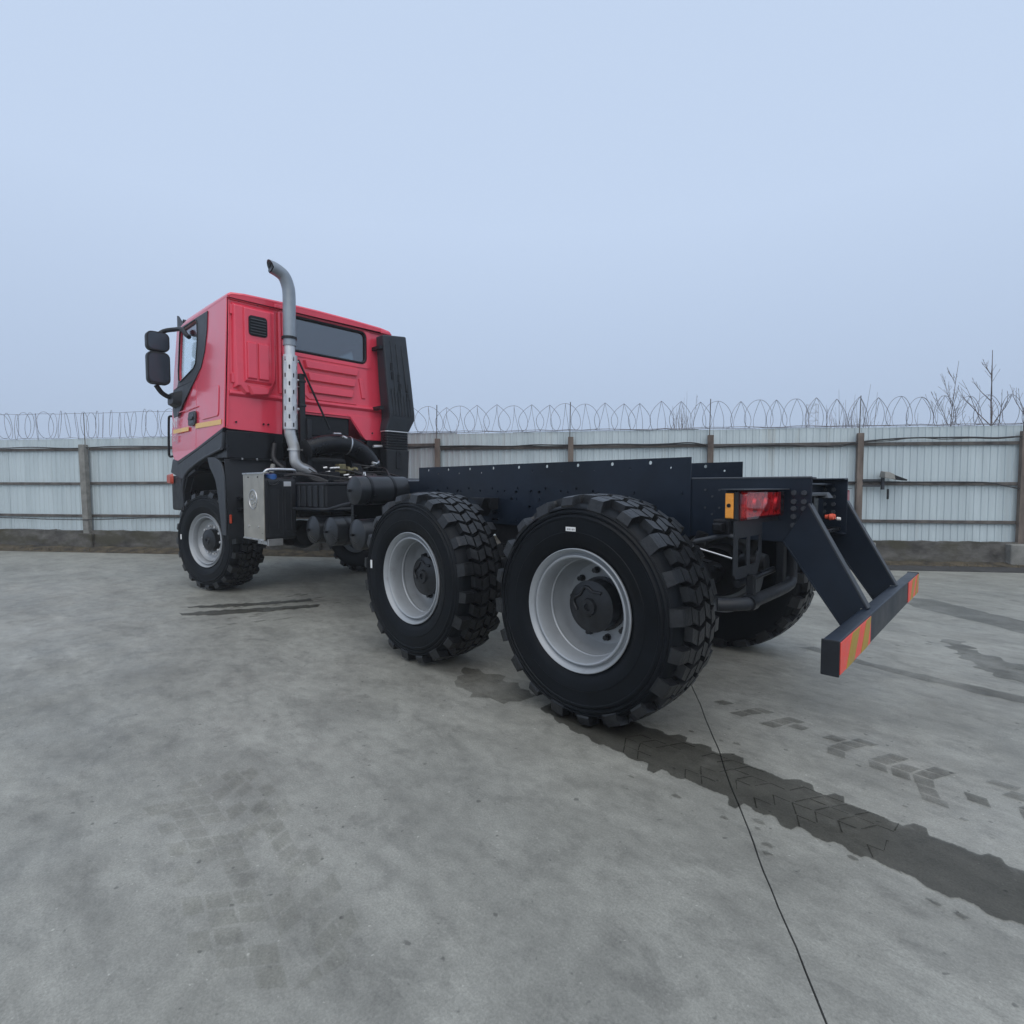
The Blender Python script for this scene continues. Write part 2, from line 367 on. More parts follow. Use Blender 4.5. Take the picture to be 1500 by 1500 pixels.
# wet track laid down by the left wheels, and what the other wheels left
def edge_fn(pts, step, hmax, rnd):
    """edge height over travel, with tongues of water left by the shoulder lugs"""
    tg = []; x = -.4
    while x < 4.2: tg.append((x, step * rnd.uniform(.7, 1.5), hmax * rnd.choice((.1, .35, .7, 1)))); x += tg[-1][1]
    def f(u):
        d = -u
        for (u0, v0), (u1, v1) in zip(pts, pts[1:]):
            if u0 >= u >= u1: base = v0 + (v1 - v0) * (u0 - u) / (u0 - u1); break
        else: base = pts[-1][1] if u < pts[-1][0] else pts[0][1]
        for x0, w_, h in tg:
            if x0 <= d < x0 + w_:
                t = (d - x0) / w_; return base, h * (min(1, t / .25) if t < .62 else max(0, 1 - (t - .62) / .12))
        return base, 0
    return f
er = random.Random(31)
fL = edge_fn([(.3, 1.18), (.05, 1.27), (-.26, 1.325), (-.83, 1.345), (-1.39, 1.375), (-1.75, 1.41), (-3.4, 1.46)], .115, .062, er)
fR = edge_fn([(.3, 1.02), (.12, .985), (-.30, .975), (-.76, .995), (-1.32, 1.05), (-1.86, 1.09), (-3.4, 1.14)], .125, .05, er)
g = G(); us_ = [.3 - i * .006 for i in range(616)]
for u in us_:
    l0, lt = fL(u); r0, rt = fR(u)
    g.v += [(u, l0 + lt + er.uniform(-.003, .003), .003), (u, r0 - rt + er.uniform(-.003, .003), .003)]
g.f = [(2 * i, 2 * i + 1, 2 * i + 3, 2 * i + 2) for i in range(len(us_) - 1)]
me = make_mesh('wet_track', g, 'wet_dark', fix=False)
if me.polygons[0].normal.z < 0: me.flip_normals()
link('wet_track', me, ground)
stain('damp_patch', [ragged([(1.0, 1.3), (.75, 1.36), (.52, 1.3), (.45, 1.05), (.9, .95), (1.2, 1.0)], .03, .05, .01)], 'wet_mid')
stain('wet_track', [ragged([(-.5, -1.30), (-.93, -1.17), (-1.28, -1.06), (-1.9, -.96), (-3.5, -.9), (-3.5, -1.2), (-1.9, -1.12), (-1.55, -1.17), (-1.06, -1.22), (-.6, -1.4)], .018, .06)], 'wet_mid')
stain('wet_track', [ragged([(-.90, -4.5), (-1.1, -4.55), (-1.4, -4.3), (-1.92, -3.85), (-2.6, -3.5), (-2.6, -2.9), (-1.91, -3.2), (-1.56, -3.5), (-1.0, -3.9), (-.82, -4.2)], .02, .08)], 'wet_mid')
stain('wet_track', [ragged([(-1.38, -2.42), (-1.5, -2.5), (-1.60, -2.2), (-1.9, -1.95), (-2.8, -1.6), (-2.8, -1.2), (-1.9, -1.42), (-1.66, -1.62), (-1.5, -2.0)], .015, .035, .03)], 'wet_mid')
stain('damp_patch', [ragged([(-1.5, -8.9), (-1.95, -8.1), (-3.2, -7.7), (-3.2, -9.4)], .03, .1)], 'wet_mid')
stain('wet_streak', [ragged([(5.12, 1.90), (4.95, 1.52), (4.74, 1.2), (4.58, .9), (4.47, .60), (4.35, .66), (4.44, .97), (4.57, 1.27), (4.84, 1.66)], .028, .045)], 'wet_dark')
stain('wet_streak', [ragged([(4.80, 1.98), (4.62, 1.62), (4.44, 1.32), (4.26, 1.0), (4.10, .72), (3.97, .80), (4.08, 1.07), (4.24, 1.40), (4.40, 1.72), (4.66, 2.0)], .026, .045)], 'wet_dark')
sp = []
for i in range(46):
    u, v_ = random.uniform(3.7, 4.9), random.uniform(.5, 1.9); r_ = random.uniform(.008, .04)
    sp.append([(u + r_ * random.uniform(.5, 1.2) * math.cos(a / 7 * 2 * PI), v_ + 2.2 * r_ * random.uniform(.5, 1.2) * math.sin(a / 7 * 2 * PI)) for a in range(7)])
stain('water_spots', sp, 'damp')
sp = []
for i in range(60):
    u, v_ = random.uniform(-2.4, -.5), random.choice([random.uniform(.80, .97), random.uniform(1.42, 1.62), random.uniform(-2.6, -1.3)]); r_ = random.uniform(.004, .018)
    sp.append([(u + 1.6 * r_ * random.uniform(.5, 1.2) * math.cos(a / 7 * 2 * PI), v_ + r_ * random.uniform(.5, 1.2) * math.sin(a / 7 * 2 * PI)) for a in range(7)])
stain('water_spots', sp, 'wet_mid')
def tread_print(name, path, width, m, keep, skew, shoulder=True, z=.0035, du=.092, lines=False):
    """prints of single tread blocks along a path of (u, v) centre points"""
    P = spline([(a, b, 0) for a, b in path], 14); loops = []
    L = [0]
    for a, b in zip(P, P[1:]): L.append(L[-1] + (b - a).length)
    def at(s_):
        for i in range(len(L) - 1):
            if L[i + 1] >= s_: t = (s_ - L[i]) / max(1e-6, L[i + 1] - L[i]); d = (P[i + 1] - P[i]).normalized(); return P[i].lerp(P[i + 1], t), d
        return P[-1], (P[-1] - P[-2]).normalized()
    rows = [(-.40, -.22), (-.20, -.015), (.015, .20), (.22, .40)]
    if shoulder: rows = [(-.56, -.42)] + rows + [(.42, .56)]
    s_ = 0; k = 0
    while s_ < L[-1]:
        for ri, (a, b) in enumerate(rows):
            edge = shoulder and ri in (0, len(rows) - 1)
            if edge and k % 2: continue
            if random.random() > keep(s_ / L[-1], (a + b) / 2): continue
            ln = du * (1.05 if edge else .84)
            q = []
            for ww, dd in ((a, 0), (b, 0), (b, ln), (a, ln)):
                p, d = at(max(0, s_ + dd + skew * abs(ww) * width + random.uniform(-.004, .004))); nn = Vector((-d.y, d.x, 0))
                pp = p + nn * (ww * width + random.uniform(-.003, .003)); q.append((pp.x, pp.y))
            if lines:
                for i0, i1 in ((0, 1), (1, 2)):
                    p0, p1 = Vector(q[i0]), Vector(q[i1]); nn = Vector((-(p1 - p0).y, (p1 - p0).x)).normalized() * random.uniform(.0016, .0036)
                    loops.append(ragged([tuple(p0 - nn), tuple(p1 - nn), tuple(p1 + nn), tuple(p0 + nn)], .0012, .02))
            else: loops.append(ragged(q, .0022, .022))
        s_ += du; k += 1
    stain(name, loops, m, z)
tread_print('tyre_print', [(-.40, .44), (-.9, .50), (-1.4, .545), (-1.9, .59), (-2.6, .66)], .40, 'wet_mid', lambda t, ww: (.35 + .6 * t) if ww > .05 else (.15 + .7 * t if ww > -.25 else .5 * t - .1), .35)
tread_print('tyre_print', [(-.30, 1.17), (-.8, 1.18), (-1.15, 1.2), (-1.5, 1.22)], .40, 'wet_line', lambda t, ww: .55, .5, False, .0045, .085, True)
tread_print('tyre_print', [(.95, 2.93), (.55, 2.93), (.2, 2.97), (-.1, 3.02), (-.42, 3.09)], .40, 'faint', lambda t, ww: .78 if .1 < t < .86 else .45, -.5)
# soil and dead grass along the foot of the fence, a gutter on its right-hand stretch
g = G(); n = 120
for i in range(n):
    s0, s1 = -14 + 46 * i / n, -14 + 46 * (i + 1) / n
    h = lambda s_: .012 + .02 * (math.sin(s_ * 2.1) * .5 + .5) + .012 * math.sin(s_ * 7.3)
    g.add([fp(s0, .56, .002), fp(s1, .56, .002), fp(s1, .3, .03 + h(s1)), fp(s0, .3, .03 + h(s0)), fp(s1, -.05, .07 + h(s1 + 1)), fp(s0, -.05, .07 + h(s0 + 1))], [(0, 1, 2, 3), (3, 2, 4, 5)])
obj('verge', g, 'soil', smooth=60, kind='structure')
obj('gutter', G().ext([(.50, 0), (.78, 0), (.78, .006), (.50, .05)], lambda d, z, s_: fp(s_, d, z), 16.2, 31), 'gutter', kind='structure')
g = G()
for i in range(2600):
    s_ = random.uniform(-8, 28); d = random.uniform(.12, .55); h = random.uniform(.02, .09); a = random.uniform(0, PI); b_ = random.uniform(-.04, .04)
    p = Vector(fp(s_, d, .02)); t = Vector((math.cos(a), math.sin(a), 0)) * .005
    g.add([p - t, p + t, p + Vector((b_, random.uniform(-.04, .04), h))], [(0, 1, 2)])
mat('dead_grass', (.10, .078, .042), .9, 0, .5, 20)
obj('dead_grass', g, 'dead_grass', fix=False, kind='stuff', label='short dead grass along the foot of the fence')

# ================================================================== fence
fence = empty('fence', fp(10, 0, 0), label='pale corrugated metal fence with rusty posts on a mossy concrete plinth', cat='fence')
fence_inv = Matrix.Translation(-Vector(fp(10, 0, 0)))
def fobj(name, g, m, parent=None, **kw):
    g.v = [tuple(Vector(p) - Vector(fp(10, 0, 0))) for p in g.v]; return obj(name, g, m, parent or fence, **kw)
# corrugated sheets, one mesh shared
pitch, NR = .115, 10
prof = []
for i in range(NR):
    b = i * pitch; prof += [(b, 0), (b + .062, 0), (b + .072, .012), (b + .103, .012)]
prof.append((NR * pitch, 0)); prof.append((NR * pitch + .03, .003))
gs = G(); m = len(prof)
z0s, z1s = .40, 2.44
vs = []
for a, d in prof:
    p = FE * a + FN * d; vs.append((p.x, p.y, z0s))
for a, d in prof:
    p = FE * a + FN * d; vs.append((p.x, p.y, z1s))
gs.add(vs, [(i, i + 1, m + i + 1, m + i) for i in range(m - 1)])
sheet_me = make_mesh('sheet', gs, 'fence_sheet', fix=False)
k = 0; s_ = -9.0
while s_ < 28:
    o = link('sheet', sheet_me, fence); p = Vector(fp(s_, -.060 + (.003 if k % 2 else 0), random.uniform(-.012, .012))) - Vector(fp(10, 0, 0)); o.location = p
    s_ += NR * pitch + .004; k += 1
posts = [-8.1, -5.5, -2.9, -.26, 2.36, 4.98, 7.64, 10.28, 12.90, 15.46, 18.01, 20.60, 23.2, 25.8]
def fbox(g, s0, s1, d0, d1, z0, z1, lean=0):
    return g.hexa([fp(s0, d0, z0), fp(s1, d0, z0), fp(s1, d1, z0), fp(s0, d1, z0)], [fp(s0 + lean, d0, z1), fp(s1 + lean, d0, z1), fp(s1 + lean, d1, z1), fp(s0 + lean, d1, z1)])
for i, s_ in enumerate(posts):
    conc = i <= 4
    if conc: p = fobj('post', fbox(G(), s_ - .075, s_ + .065, .0, .11, .30, 2.30, -.05), 'concrete_post', bevel=.012, label='grey concrete fence post')
    else: p = fobj('post', fbox(G(), s_ - .05, s_ + .05, .0, .07, .30, 2.33), 'rust_post', bevel=.004)
    r_ = fobj('rod', G().tube([fp(s_ - .02, .035, 2.22), fp(s_ - .03 if conc else s_ - .01, .035, 2.99)], .0085, 6), 'rail_steel', p)
    if i < len(posts) - 1:
        s2 = posts[i + 1]
        for z_ in ((2.205, .745, 1.455) if i < 7 else (2.14, .765, 1.435)):
            dz = random.uniform(-.014, .014); h = .028
            g = G().hexa([fp(s_ + .03, -.045, z_ - h), fp(s2 - .03, -.045, z_ - h + dz), fp(s2 - .03, -.002, z_ - h + dz), fp(s_ + .03, -.002, z_ - h)],
                         [fp(s_ + .03, -.045, z_ + h), fp(s2 - .03, -.045, z_ + h + dz), fp(s2 - .03, -.002, z_ + h + dz), fp(s_ + .03, -.002, z_ + h)])
            fobj('rail', g, 'rail_steel', bevel=.004)
        gp = G(); nx = 14
        top = [(s_ + (s2 - s_) * j / nx, .425 + random.uniform(-.014, .012)) for j in range(nx + 1)]
        gp.prism([fp(a, -.12, b) for a, b in top] + [fp(s2 - .004, -.12, -.05), fp(s_, -.12, -.05)], [fp(a, .06, b - .006) for a, b in top] + [fp(s2 - .004, .10, -.05), fp(s_, .10, -.05)])
        fobj('plinth', gp, 'plinth')
    g = fbox(G(), s_ - .24, s_ + .24, .03, .20, -.05, .40) if i >= 10 else fbox(G(), s_ - .17, s_ + .17, .03, .15, -.05, .36)
    fobj('pier', g, 'concrete_post' if i >= 10 else 'plinth', bevel=.02)
# cables along the fence
def cable(name, pts, r, label):
    return obj(name, G().tube(spline(pts, 6), r, 6), 'cable', smooth=60, label=label, cat='cable')
pts = []
s_ = 8.4
while s_ < 26:
    pts.append(fp(s_, .045 + random.uniform(-.01, .02), 2.172 - .06 * (s_ > 15.5) * (s_ < 18) + .05 * (s_ > 18.2) + random.uniform(-.014, .022))); s_ += .42
cable('cable', pts, .013, 'black cable bundle tied along the top rail of the fence behind the truck frame')
pts = [(p[0] + random.uniform(-.01, .01), p[1] + .004, p[2] + random.uniform(-.03, .006)) for p in pts]
cable('cable', pts, .008, 'thin second cable twisted round the bundle on the top rail')
cable('cable', [fp(a, .12, b) for a, b in ((-6, .72), (-3, .66), (0, .69), (1.4, .665), (2.4, .66), (3.5, .70), (4.4, .735), (6, .70))], .009, 'thin cable sagging below the bottom rail beside the concrete post')
cable('cable', [fp(a, .05, 2.24 + .02 * math.sin(a * 2.3)) for a in (-6, -4, -2, 0, 1, 2, 3, 4, 5, 6, 7, 8)], .011, 'black cable lying along the top rail beside the concrete post')
cable('cable', [fp(a, .05, b) for a, b in ((16.4, 1.46), (17.2, 1.452), (18.0, 1.465), (18.9, 1.462), (20, 1.455), (20.3, 1.40), (20.7, 1.33), (21.5, 1.30), (23.2, 1.45))], .011, 'black cable running along the middle rail past the floodlight')
# floodlight on its bracket
fl = empty('floodlight', fp(18.1, .06, 1.3), label='small grey floodlight on a bracket on the rusty fence post', cat='floodlight')
def lobj(name, g, m, **kw):
    g.v = [tuple(Vector(p) - Vector(fp(18.1, .06, 1.3))) for p in g.v]; return obj(name, g, m, fl, **kw)
lobj('bracket', fbox(fbox(G(), 18.05, 18.40, .05, .08, 1.475, 1.515), 18.05, 18.34, .05, .08, 1.38, 1.41), 'grey_plastic', bevel=.003)
lobj('bracket', fbox(G(), 18.36, 18.40, .04, .10, 1.33, 1.60), 'grey_plastic', bevel=.003)
lobj('housing', G().hexa([fp(18.33, .05, 1.55), fp(18.56, .05, 1.53), fp(18.56, .24, 1.50), fp(18.33, .24, 1.53)], [fp(18.35, .05, 1.66), fp(18.50, .05, 1.64), fp(18.50, .2, 1.60), fp(18.35, .2, 1.64)]), 'concrete_post', bevel=.008)
lobj('visor', G().hexa([fp(18.5, .05, 1.525), fp(18.68, .05, 1.50), fp(18.68, .24, 1.48), fp(18.5, .24, 1.50)], [fp(18.5, .05, 1.60), fp(18.69, .05, 1.525), fp(18.69, .24, 1.505), fp(18.5, .24, 1.58)]), 'black', bevel=.004)
lobj('pull_tag', fbox(G(), 18.46, 18.495, .05, .06, 1.16, 1.34), 'black', bevel=.003)
# razor wire
def ogive_coil(s0, s1, label):
    g = G(); s_ = s0; ps = .335
    while s_ < s1:
        top = 2.965 + random.uniform(-.02, .02); j = random.uniform(-.05, .05); pk = s_ + j; loose = random.random() < .22 or s_ > 19
        wl, wr = random.uniform(.25, .33), random.uniform(.25, .33)
        for sg, ww, dd in ((-1, wl, .16), (1, wr, -.16)):
            pts = []
            for i in range(15):
                t = i / 14
                if loose: x = ww * .95 * math.sin(PI * (1 - t) * .82); z = 2.46 + (top - 2.46) * (.5 - .5 * math.cos(PI * t))
                else: x = ww * (1 - t ** 2.1) * (1 - .45 * (1 - t) ** 3); z = 2.45 + (top - 2.45) * (t ** .92)
                pts.append(fp(pk + sg * x, -.04 + dd * math.sin(PI * min(1, t * 1.02)) * .8, z))
            g.tube(pts, .0042, 5)
            b = random.uniform(.05, .12)
            g.tube([fp(pk + sg * b * (1 - t) ** .9 * (1 + .15 * math.sin(5 * t)), -.04 - dd * math.sin(PI * t) * .8, 2.45 + (top - 2.45) * t) for t in [i / 8 for i in range(9)]], .0036, 5)
        s_ += ps + random.uniform(-.02, .04)
    o = empty('razor_wire', fp((s0 + s1) / 2, 0, 2.45), label=label, cat='razor wire')
    off = Vector(fp((s0 + s1) / 2, 0, 2.45))
    g.v = [tuple(Vector(p) - off) for p in g.v]; obj('coil', g, 'wire', o, fix=False)
    gw = G()
    for z_, d_ in ((2.455, -.045), (2.47, -.02)):
        gw.tube([fp(s0 + (s1 - s0) * i / 80, d_, z_ + random.uniform(-.012, .012)) for i in range(81)], .0055, 5)
    gw.v = [tuple(Vector(p) - off) for p in gw.v]; obj('line_wire', gw, 'wire', o, fix=False)
def round_coil(s0, s1, label):
    off = Vector(fp((s0 + s1) / 2, 0, 2.45)); o = empty('razor_wire', off, label=label, cat='razor wire'); g = G(); s_ = s0
    while s_ < s1:
        tl_ = random.uniform(.15, 1.2); r_ = random.uniform(.27, .30); zc = 2.45 + r_ + random.uniform(-.02, .02); sk = random.uniform(-.35, .35)
        pts = [fp(s_ + r_ * math.cos(a) * math.sin(tl_) * 1.0 + sk * r_ * math.sin(a) * .5, -.03 + r_ * math.cos(a) * math.cos(tl_) * .8, zc + r_ * math.sin(a)) for a in [2 * PI * i / 28 for i in range(28)]]
        g.tube(pts, .0042, 5, closed=True); s_ += random.uniform(.14, .26)
    for z_, d_ in ((2.455, -.045), (2.99, -.02)):
        g.tube([fp(s0 + (s1 - s0) * i / 60, d_, z_ + random.uniform(-.012, .012)) for i in range(61)], .004, 5)
    g.v = [tuple(Vector(p) - off) for p in g.v]; obj('coil', g, 'wire', o, fix=False)
round_coil(-8.5, 6.4, 'loosely tangled round razor wire loops on the fence in front of the red cab')
ogive_coil(6.4, 27, 'pointed razor wire arches on the fence behind the truck frame')

# ------------------------------------------------------------------ bare trees and a tower beyond the fence
def ray(x, y):
    f = 784.77; d = DIR.normalized(); r_ = Vector((-math.sin(.8159), -math.cos(.8159), 0)); u_ = r_.cross(d)
    return (d + r_ * ((x - 750) / f) + u_ * ((750 - y) / f))
def ground_at(x, dist):
    d = ray(x, 713); d.z = 0; d.normalize(); return Vector((CAM.x + d.x * dist, CAM.y + d.y * dist, 0))
def bare_tree(px, dist, h, rad, spread, label, seed, m='bark', levels=3, nb=6, stems=1, group=None, first=.25):
    rnd = random.Random(seed); base = ground_at(px, dist)
    o = empty('bare_tree' if stems == 1 else 'bare_shrub', base, label=label, cat='tree' if stems == 1 else 'shrub', group=group)
    gt, gb = G(), G()
    def limb(p, d, L, r_, lev):
        k = 8; pts = [p]; dd = d.copy(); wv = .05 if lev == 0 else .12
        for i in range(k):
            dd = (dd + Vector((rnd.uniform(-wv, wv), rnd.uniform(-wv, wv), rnd.uniform(-.02, .09)))).normalized(); pts.append(pts[-1] + dd * (L / k))
        (gt if lev == 0 else gb).tube(pts, [max(.0028, r_ * (1 - .85 * i / k)) for i in range(k + 1)], 5 if lev else 7)
        if lev < levels:
            for b in range(nb if lev == 0 else max(3, nb // 2)):
                t = first + (.97 - first) * (b + rnd.uniform(.1, .9)) / (nb if lev == 0 else max(3, nb // 2)); q = pts[min(k, int(t * k))]; a = rnd.uniform(0, 2 * PI)
                nd = (dd + Vector((math.cos(a), math.sin(a), .15)) * spread * rnd.uniform(.7, 1.4)).normalized()
                limb(q, nd, L * rnd.uniform(.45, .75) * (1.08 - t), r_ * .45 * (1.15 - .6 * t), lev + 1)
    for s_ in range(stems):
        a = rnd.uniform(0, 2 * PI); q = Vector((math.cos(a), math.sin(a), 0)) * (rnd.uniform(0, .5) if stems > 1 else 0)
        limb(q, Vector((rnd.uniform(-.12, .12), rnd.uniform(-.12, .12), 1)).normalized(), h * rnd.uniform(.75, 1) if stems > 1 else h, rad, 0)
    obj('trunk' if stems == 1 else 'stems', gt, m, o, fix=False); obj('crown', gb, m, o, fix=False)
bare_tree(1384, 17, 4.4, .022, .6, 'slim bare sapling with fine upright twigs beyond the fence', 3, levels=2, nb=16, first=.3)
bare_tree(1464, 16, 4.35, .036, .75, 'bare forked tree with thick limbs beyond the fence, beside its last rusty post', 5, levels=2, nb=9, first=.5)
bare_tree(1490, 17, 4.0, .022, .6, 'short bare sapling close behind the forked tree beyond the fence', 11, levels=2, nb=10, first=.4)
bare_tree(1000, 26, 5.9, .02, .35, 'many-stemmed pale bare shrub behind the razor wire above the frame plate', 8, levels=2, nb=5, stems=12)
bare_tree(1240, 22, 4.9, .02, .25, 'dense upright bare shrub behind the razor wire near the floodlight post', 9, levels=2, nb=4, stems=16)
bare_tree(1215, 23, 4.3, .015, .25, 'low bare twigs beside the dense upright shrub', 19, levels=2, nb=4, stems=9, m='twig_red')
bare_tree(685, 22, 4.5, .02, .55, 'small reddish bare shrub beyond the fence just right of the cab', 12, 'twig_red', levels=2, nb=6, stems=4)
bare_tree(1335, 20, 3.6, .015, .3, 'thin low bare shrub between the upright shrub and the slim sapling', 21, levels=2, nb=4, stems=5)
b0 = ground_at(1187, 62); tw = empty('lattice_tower', b0, label='distant lattice tower beyond the fence, thinned to imitate fading in haze', cat='tower')
gl = G(); gr = G()  # members kept very thin so the tower looks faded, imitating denser haze
for sx in (-.45, .45):
    for sy in (-.45, .45): gl.tube([(sx, sy, 0), (sx * .95, sy * .95, 9.6)], .018, 5)
for j in range(12):
    z_ = j * .8
    for a, b in (((-.45, -.45), (.45, -.45)), ((.45, -.45), (.45, .45)), ((.45, .45), (-.45, .45)), ((-.45, .45), (-.45, -.45))):
        gr.tube([(a[0], a[1], z_), (b[0], b[1], z_ + .8)], .012, 4); gr.tube([(a[0], a[1], z_ + .8), (b[0], b[1], z_ + .8)], .012, 4)
obj('frame', gl, 'tower', tw, fix=False); obj('bracing', gr, 'tower', tw, fix=False)

# ================================================================== truck
truck = empty('truck', (0, 0, 0), label='red-cab six-wheel truck chassis with knobbly tyres and bare dark frame', cat='truck')
def T(name, g, m, parent=None, **kw): return obj(name, g, m, parent or truck, **kw)
YP = lambda y: (lambda u, z, d: (u, y + d, z))            # plane facing left, depth along +y
XP = lambda x: (lambda v_, z, d: (x - d, v_, z))          # plane facing rearwards
# ---- wheels
RT = .67; WC = 1.02
def arc_block(w_rs, a0, a1, tap=.012, skew=None):
    """closed (w, r) section swept from angle a0 to a1 round the wheel axis"""
    g = G(); n = len(w_rs); cw = sum(p[0] for p in w_rs) / n; rmin = min(p[1] for p in w_rs); rmax = max(p[1] for p in w_rs)
    loops = []
    for a, sg in ((a0, 1), (a1, -1)):
        lp = []
        for w_, r_ in w_rs:
            k = (r_ - rmin) / max(1e-6, rmax - rmin); aa = a + sg * tap / r_ * k + (skew * w_ if skew else 0)
            lp.append((r_ * math.sin(aa), w_, r_ * math.cos(aa)))
        loops.append(lp)
    g.prism(*loops); return g
def crown(w_): return .670 - .35 * w_ * w_
blocks = []     # (mesh, angle)
def lug(sg, a, deep):
    lo = .585 if deep else .602
    pr = [(.138, .600), (.140, crown(.142)), (.190, crown(.19)), (.214, .652), (.2285, lo + .006), (.222, lo - .012), (.190, .600)]
    return arc_block([(sg * p, q) for p, q in pr], -a, a, .012, 0)
lug_me = {}
for sg in (1, -1):
    for dp in (0, 1): lug_me[(sg, dp)] = make_mesh('tread_block', lug(sg, .082 if dp else .070, dp), 'tread_rubber')
row_me = {}
for ri, (a, b) in enumerate(((-.137, -.078), (-.068, -.004), (.004, .068), (.078, .137))):
    sk = .75 if ri in (1, 3) else -.6
    pr = [(a, .612), (a + .003, crown(a)), (b - .003, crown(b)), (b, .612)]
    row_me[ri] = make_mesh('tread_block', arc_block(pr, -.070, .062, .007, sk), 'tread_rubber')
for i in range(20):
    t = i * PI / 10
    blocks += [(lug_me[(1, i % 2)], t), (lug_me[(-1, i % 2)], t + PI / 20)]
    for j in range(2):
        for ri in range(4): blocks.append((row_me[ri], t + j * PI / 20 + (.03 * (ri % 2)) + (.04 if ri in (0, 3) else 0)))
tp = [(-.195, .352), (-.207, .37), (-.226, .42), (-.235, .48), (-.234, .53), (-.229, .57), (-.221, .59), (-.204, .606), (-.15, .618), (0, .624), (.15, .618), (.200, .607), (.214, .597), (.219, .594), (.2235, .596), (.2285, .588), (.2225, .583), (.2285, .574), (.2335, .570), (.2335, .560), (.2275, .555), (.2330, .546), (.2380, .541), (.238, .532), (.2345, .528), (.236, .50), (.234, .455), (.237, .452), (.232, .42), (.219, .385), (.207, .37), (.195, .352), (.17, .33), (-.17, .33)]
tyre_me = make_mesh('tyre', G().lathe(tp, 96, closed=True), 'rubber', 32)
def rim_profile(dish):
    return [(.216, .3587), (.219, .354), (.214, .349), (.178, .331), (.172, .325), (.176, .320), (.197, .317), (.201, .311), (.197, .304), (.186, .299), (.150, .292), (.085, .2885), (.078, .283), (.066, .283), (.058, .288), (dish + .05, .280), (dish + .02, .268), (dish, .245), (dish - .004, .13), (dish - .03, .13), (dish - .03, .25), (-.18, .30), (-.2, .345), (-.214, .356), (-.17, .335), (.17, .335), (.205, .3587)]
rim_rear = make_mesh('rim', G().lathe(rim_profile(-.06), 72, closed=True), 'rim', 28)
rim_front = make_mesh('rim', G().lathe(rim_profile(.095), 72, closed=True), 'rim', 28)
def hub_mesh(base, face, r_):
    return make_mesh('hub', G().lathe([(base - .02, 0), (base - .02, r_ * 1.1), (base + .02, r_ * 1.1), (base + .022, r_), (face - .028, r_), (face - .026, r_ * 1.035), (face - .012, r_ * 1.035), (face - .010, r_ * .92), (face, r_ * .80), (face + .004, r_ * .36), (face + .02, r_ * .31), (face + .02, r_ * .16), (face + .006, r_ * .14), (face + .006, 0)], 40), 'hub', 28)
hub_rear, hub_front = hub_mesh(-.06, .08, .150), hub_mesh(.095, .175, .138)
def ring_bolts(y, rad, n, r_, h, me_name, m, off=0):
    g = G()
    for i in range(n):
        t = 2 * PI * i / n + off; bolt_g(g, (rad * math.sin(t), y, rad * math.cos(t)), 'y', r_, h)
    return make_mesh(me_name, g, m)
one_nut = make_mesh('wheel_nut', bolt_g(bolt_g(G(), (0, 0, 0), 'y', .022, .012, 12), (0, .01, 0), 'y', .017, .03), 'nut')
dark_nut = make_mesh('wheel_nut', bolt_g(bolt_g(G(), (0, 0, 0), 'y', .021, .012, 12), (0, .01, 0), 'y', .016, .03), 'hub')
cap_bolts = ring_bolts(.055, .146, 12, .009, .010, 'hub_bolts', 'hub')
ridge = G().tube([((.108 + .012 * math.sin(t * 6)) * math.sin(t), .084, (.108 + .012 * math.sin(t * 6)) * math.cos(t)) for t in [-.75 + i * .08 for i in range(34)]], .010, 8)
ridge_me = make_mesh('hub_casting', ridge, 'hub', 60)
stick_g = G().box(-.034, .034, .2355, .2385, -.012, .012)
sticker_me = make_mesh('sticker', stick_g, 'white')
bar_g = G()
for i in range(7): bar_g.box(-.028 + i * .008, -.028 + i * .008 + random.uniform(.002, .005), .2384, .2392, -.007, .004)
bars_me = make_mesh('sticker_print', bar_g, 'black')
wheels = []
for (u, v_, rz, front, spin) in ((0, WC, 0, 0, .1), (1.594, WC, 0, 0, .21), (6.024, 1.135, .259, 1, .05), (0, -WC, PI, 0, .15), (1.594, -WC, PI, 0, .3), (6.024, -1.06, PI + .259, 1, .0)):
    we = empty('wheel', (u, v_, RT), rz, truck); we['spin'] = spin
    link('tyre', tyre_me, we); link('rim', rim_front if front else rim_rear, we)
    h = link('hub', hub_front if front else hub_rear, we); h.rotation_euler[1] = .35
    if not front: link('hub_bolts', cap_bolts, we, kind='stuff'); link('hub_casting', ridge_me, we)
    nn = 10
    for i in range(nn):
        t = 2 * PI * i / nn + .2; rad = .188 if front else .205
        o = link('wheel_nut', one_nut if front else dark_nut, we); o.location = (rad * math.sin(t), .095 if front else -.06, rad * math.cos(t))
    wheels.append((we, spin))
    if v_ > 0:
        wh = len(wheels) - 1
        ax, az, rot = ((.024, .469, 0), (.505, .064, PI / 2), (.50, .03, PI / 2))[wh]
        s1 = link('sticker', sticker_me, we); s1.location = (ax, 0, az); s1.rotation_euler[1] = rot
        if wh == 0: s2 = link('sticker_print', bars_me, we); s2.location = (ax, 0, az); s2.rotation_euler[1] = rot
    vst = link('valve_stem', make_mesh('valve_stem', G().tube([(-.15, -.02, .03), (-.20, .0, .035), (-.262, .02, .032)], .006, 6), 'hub'), we)
cand = []
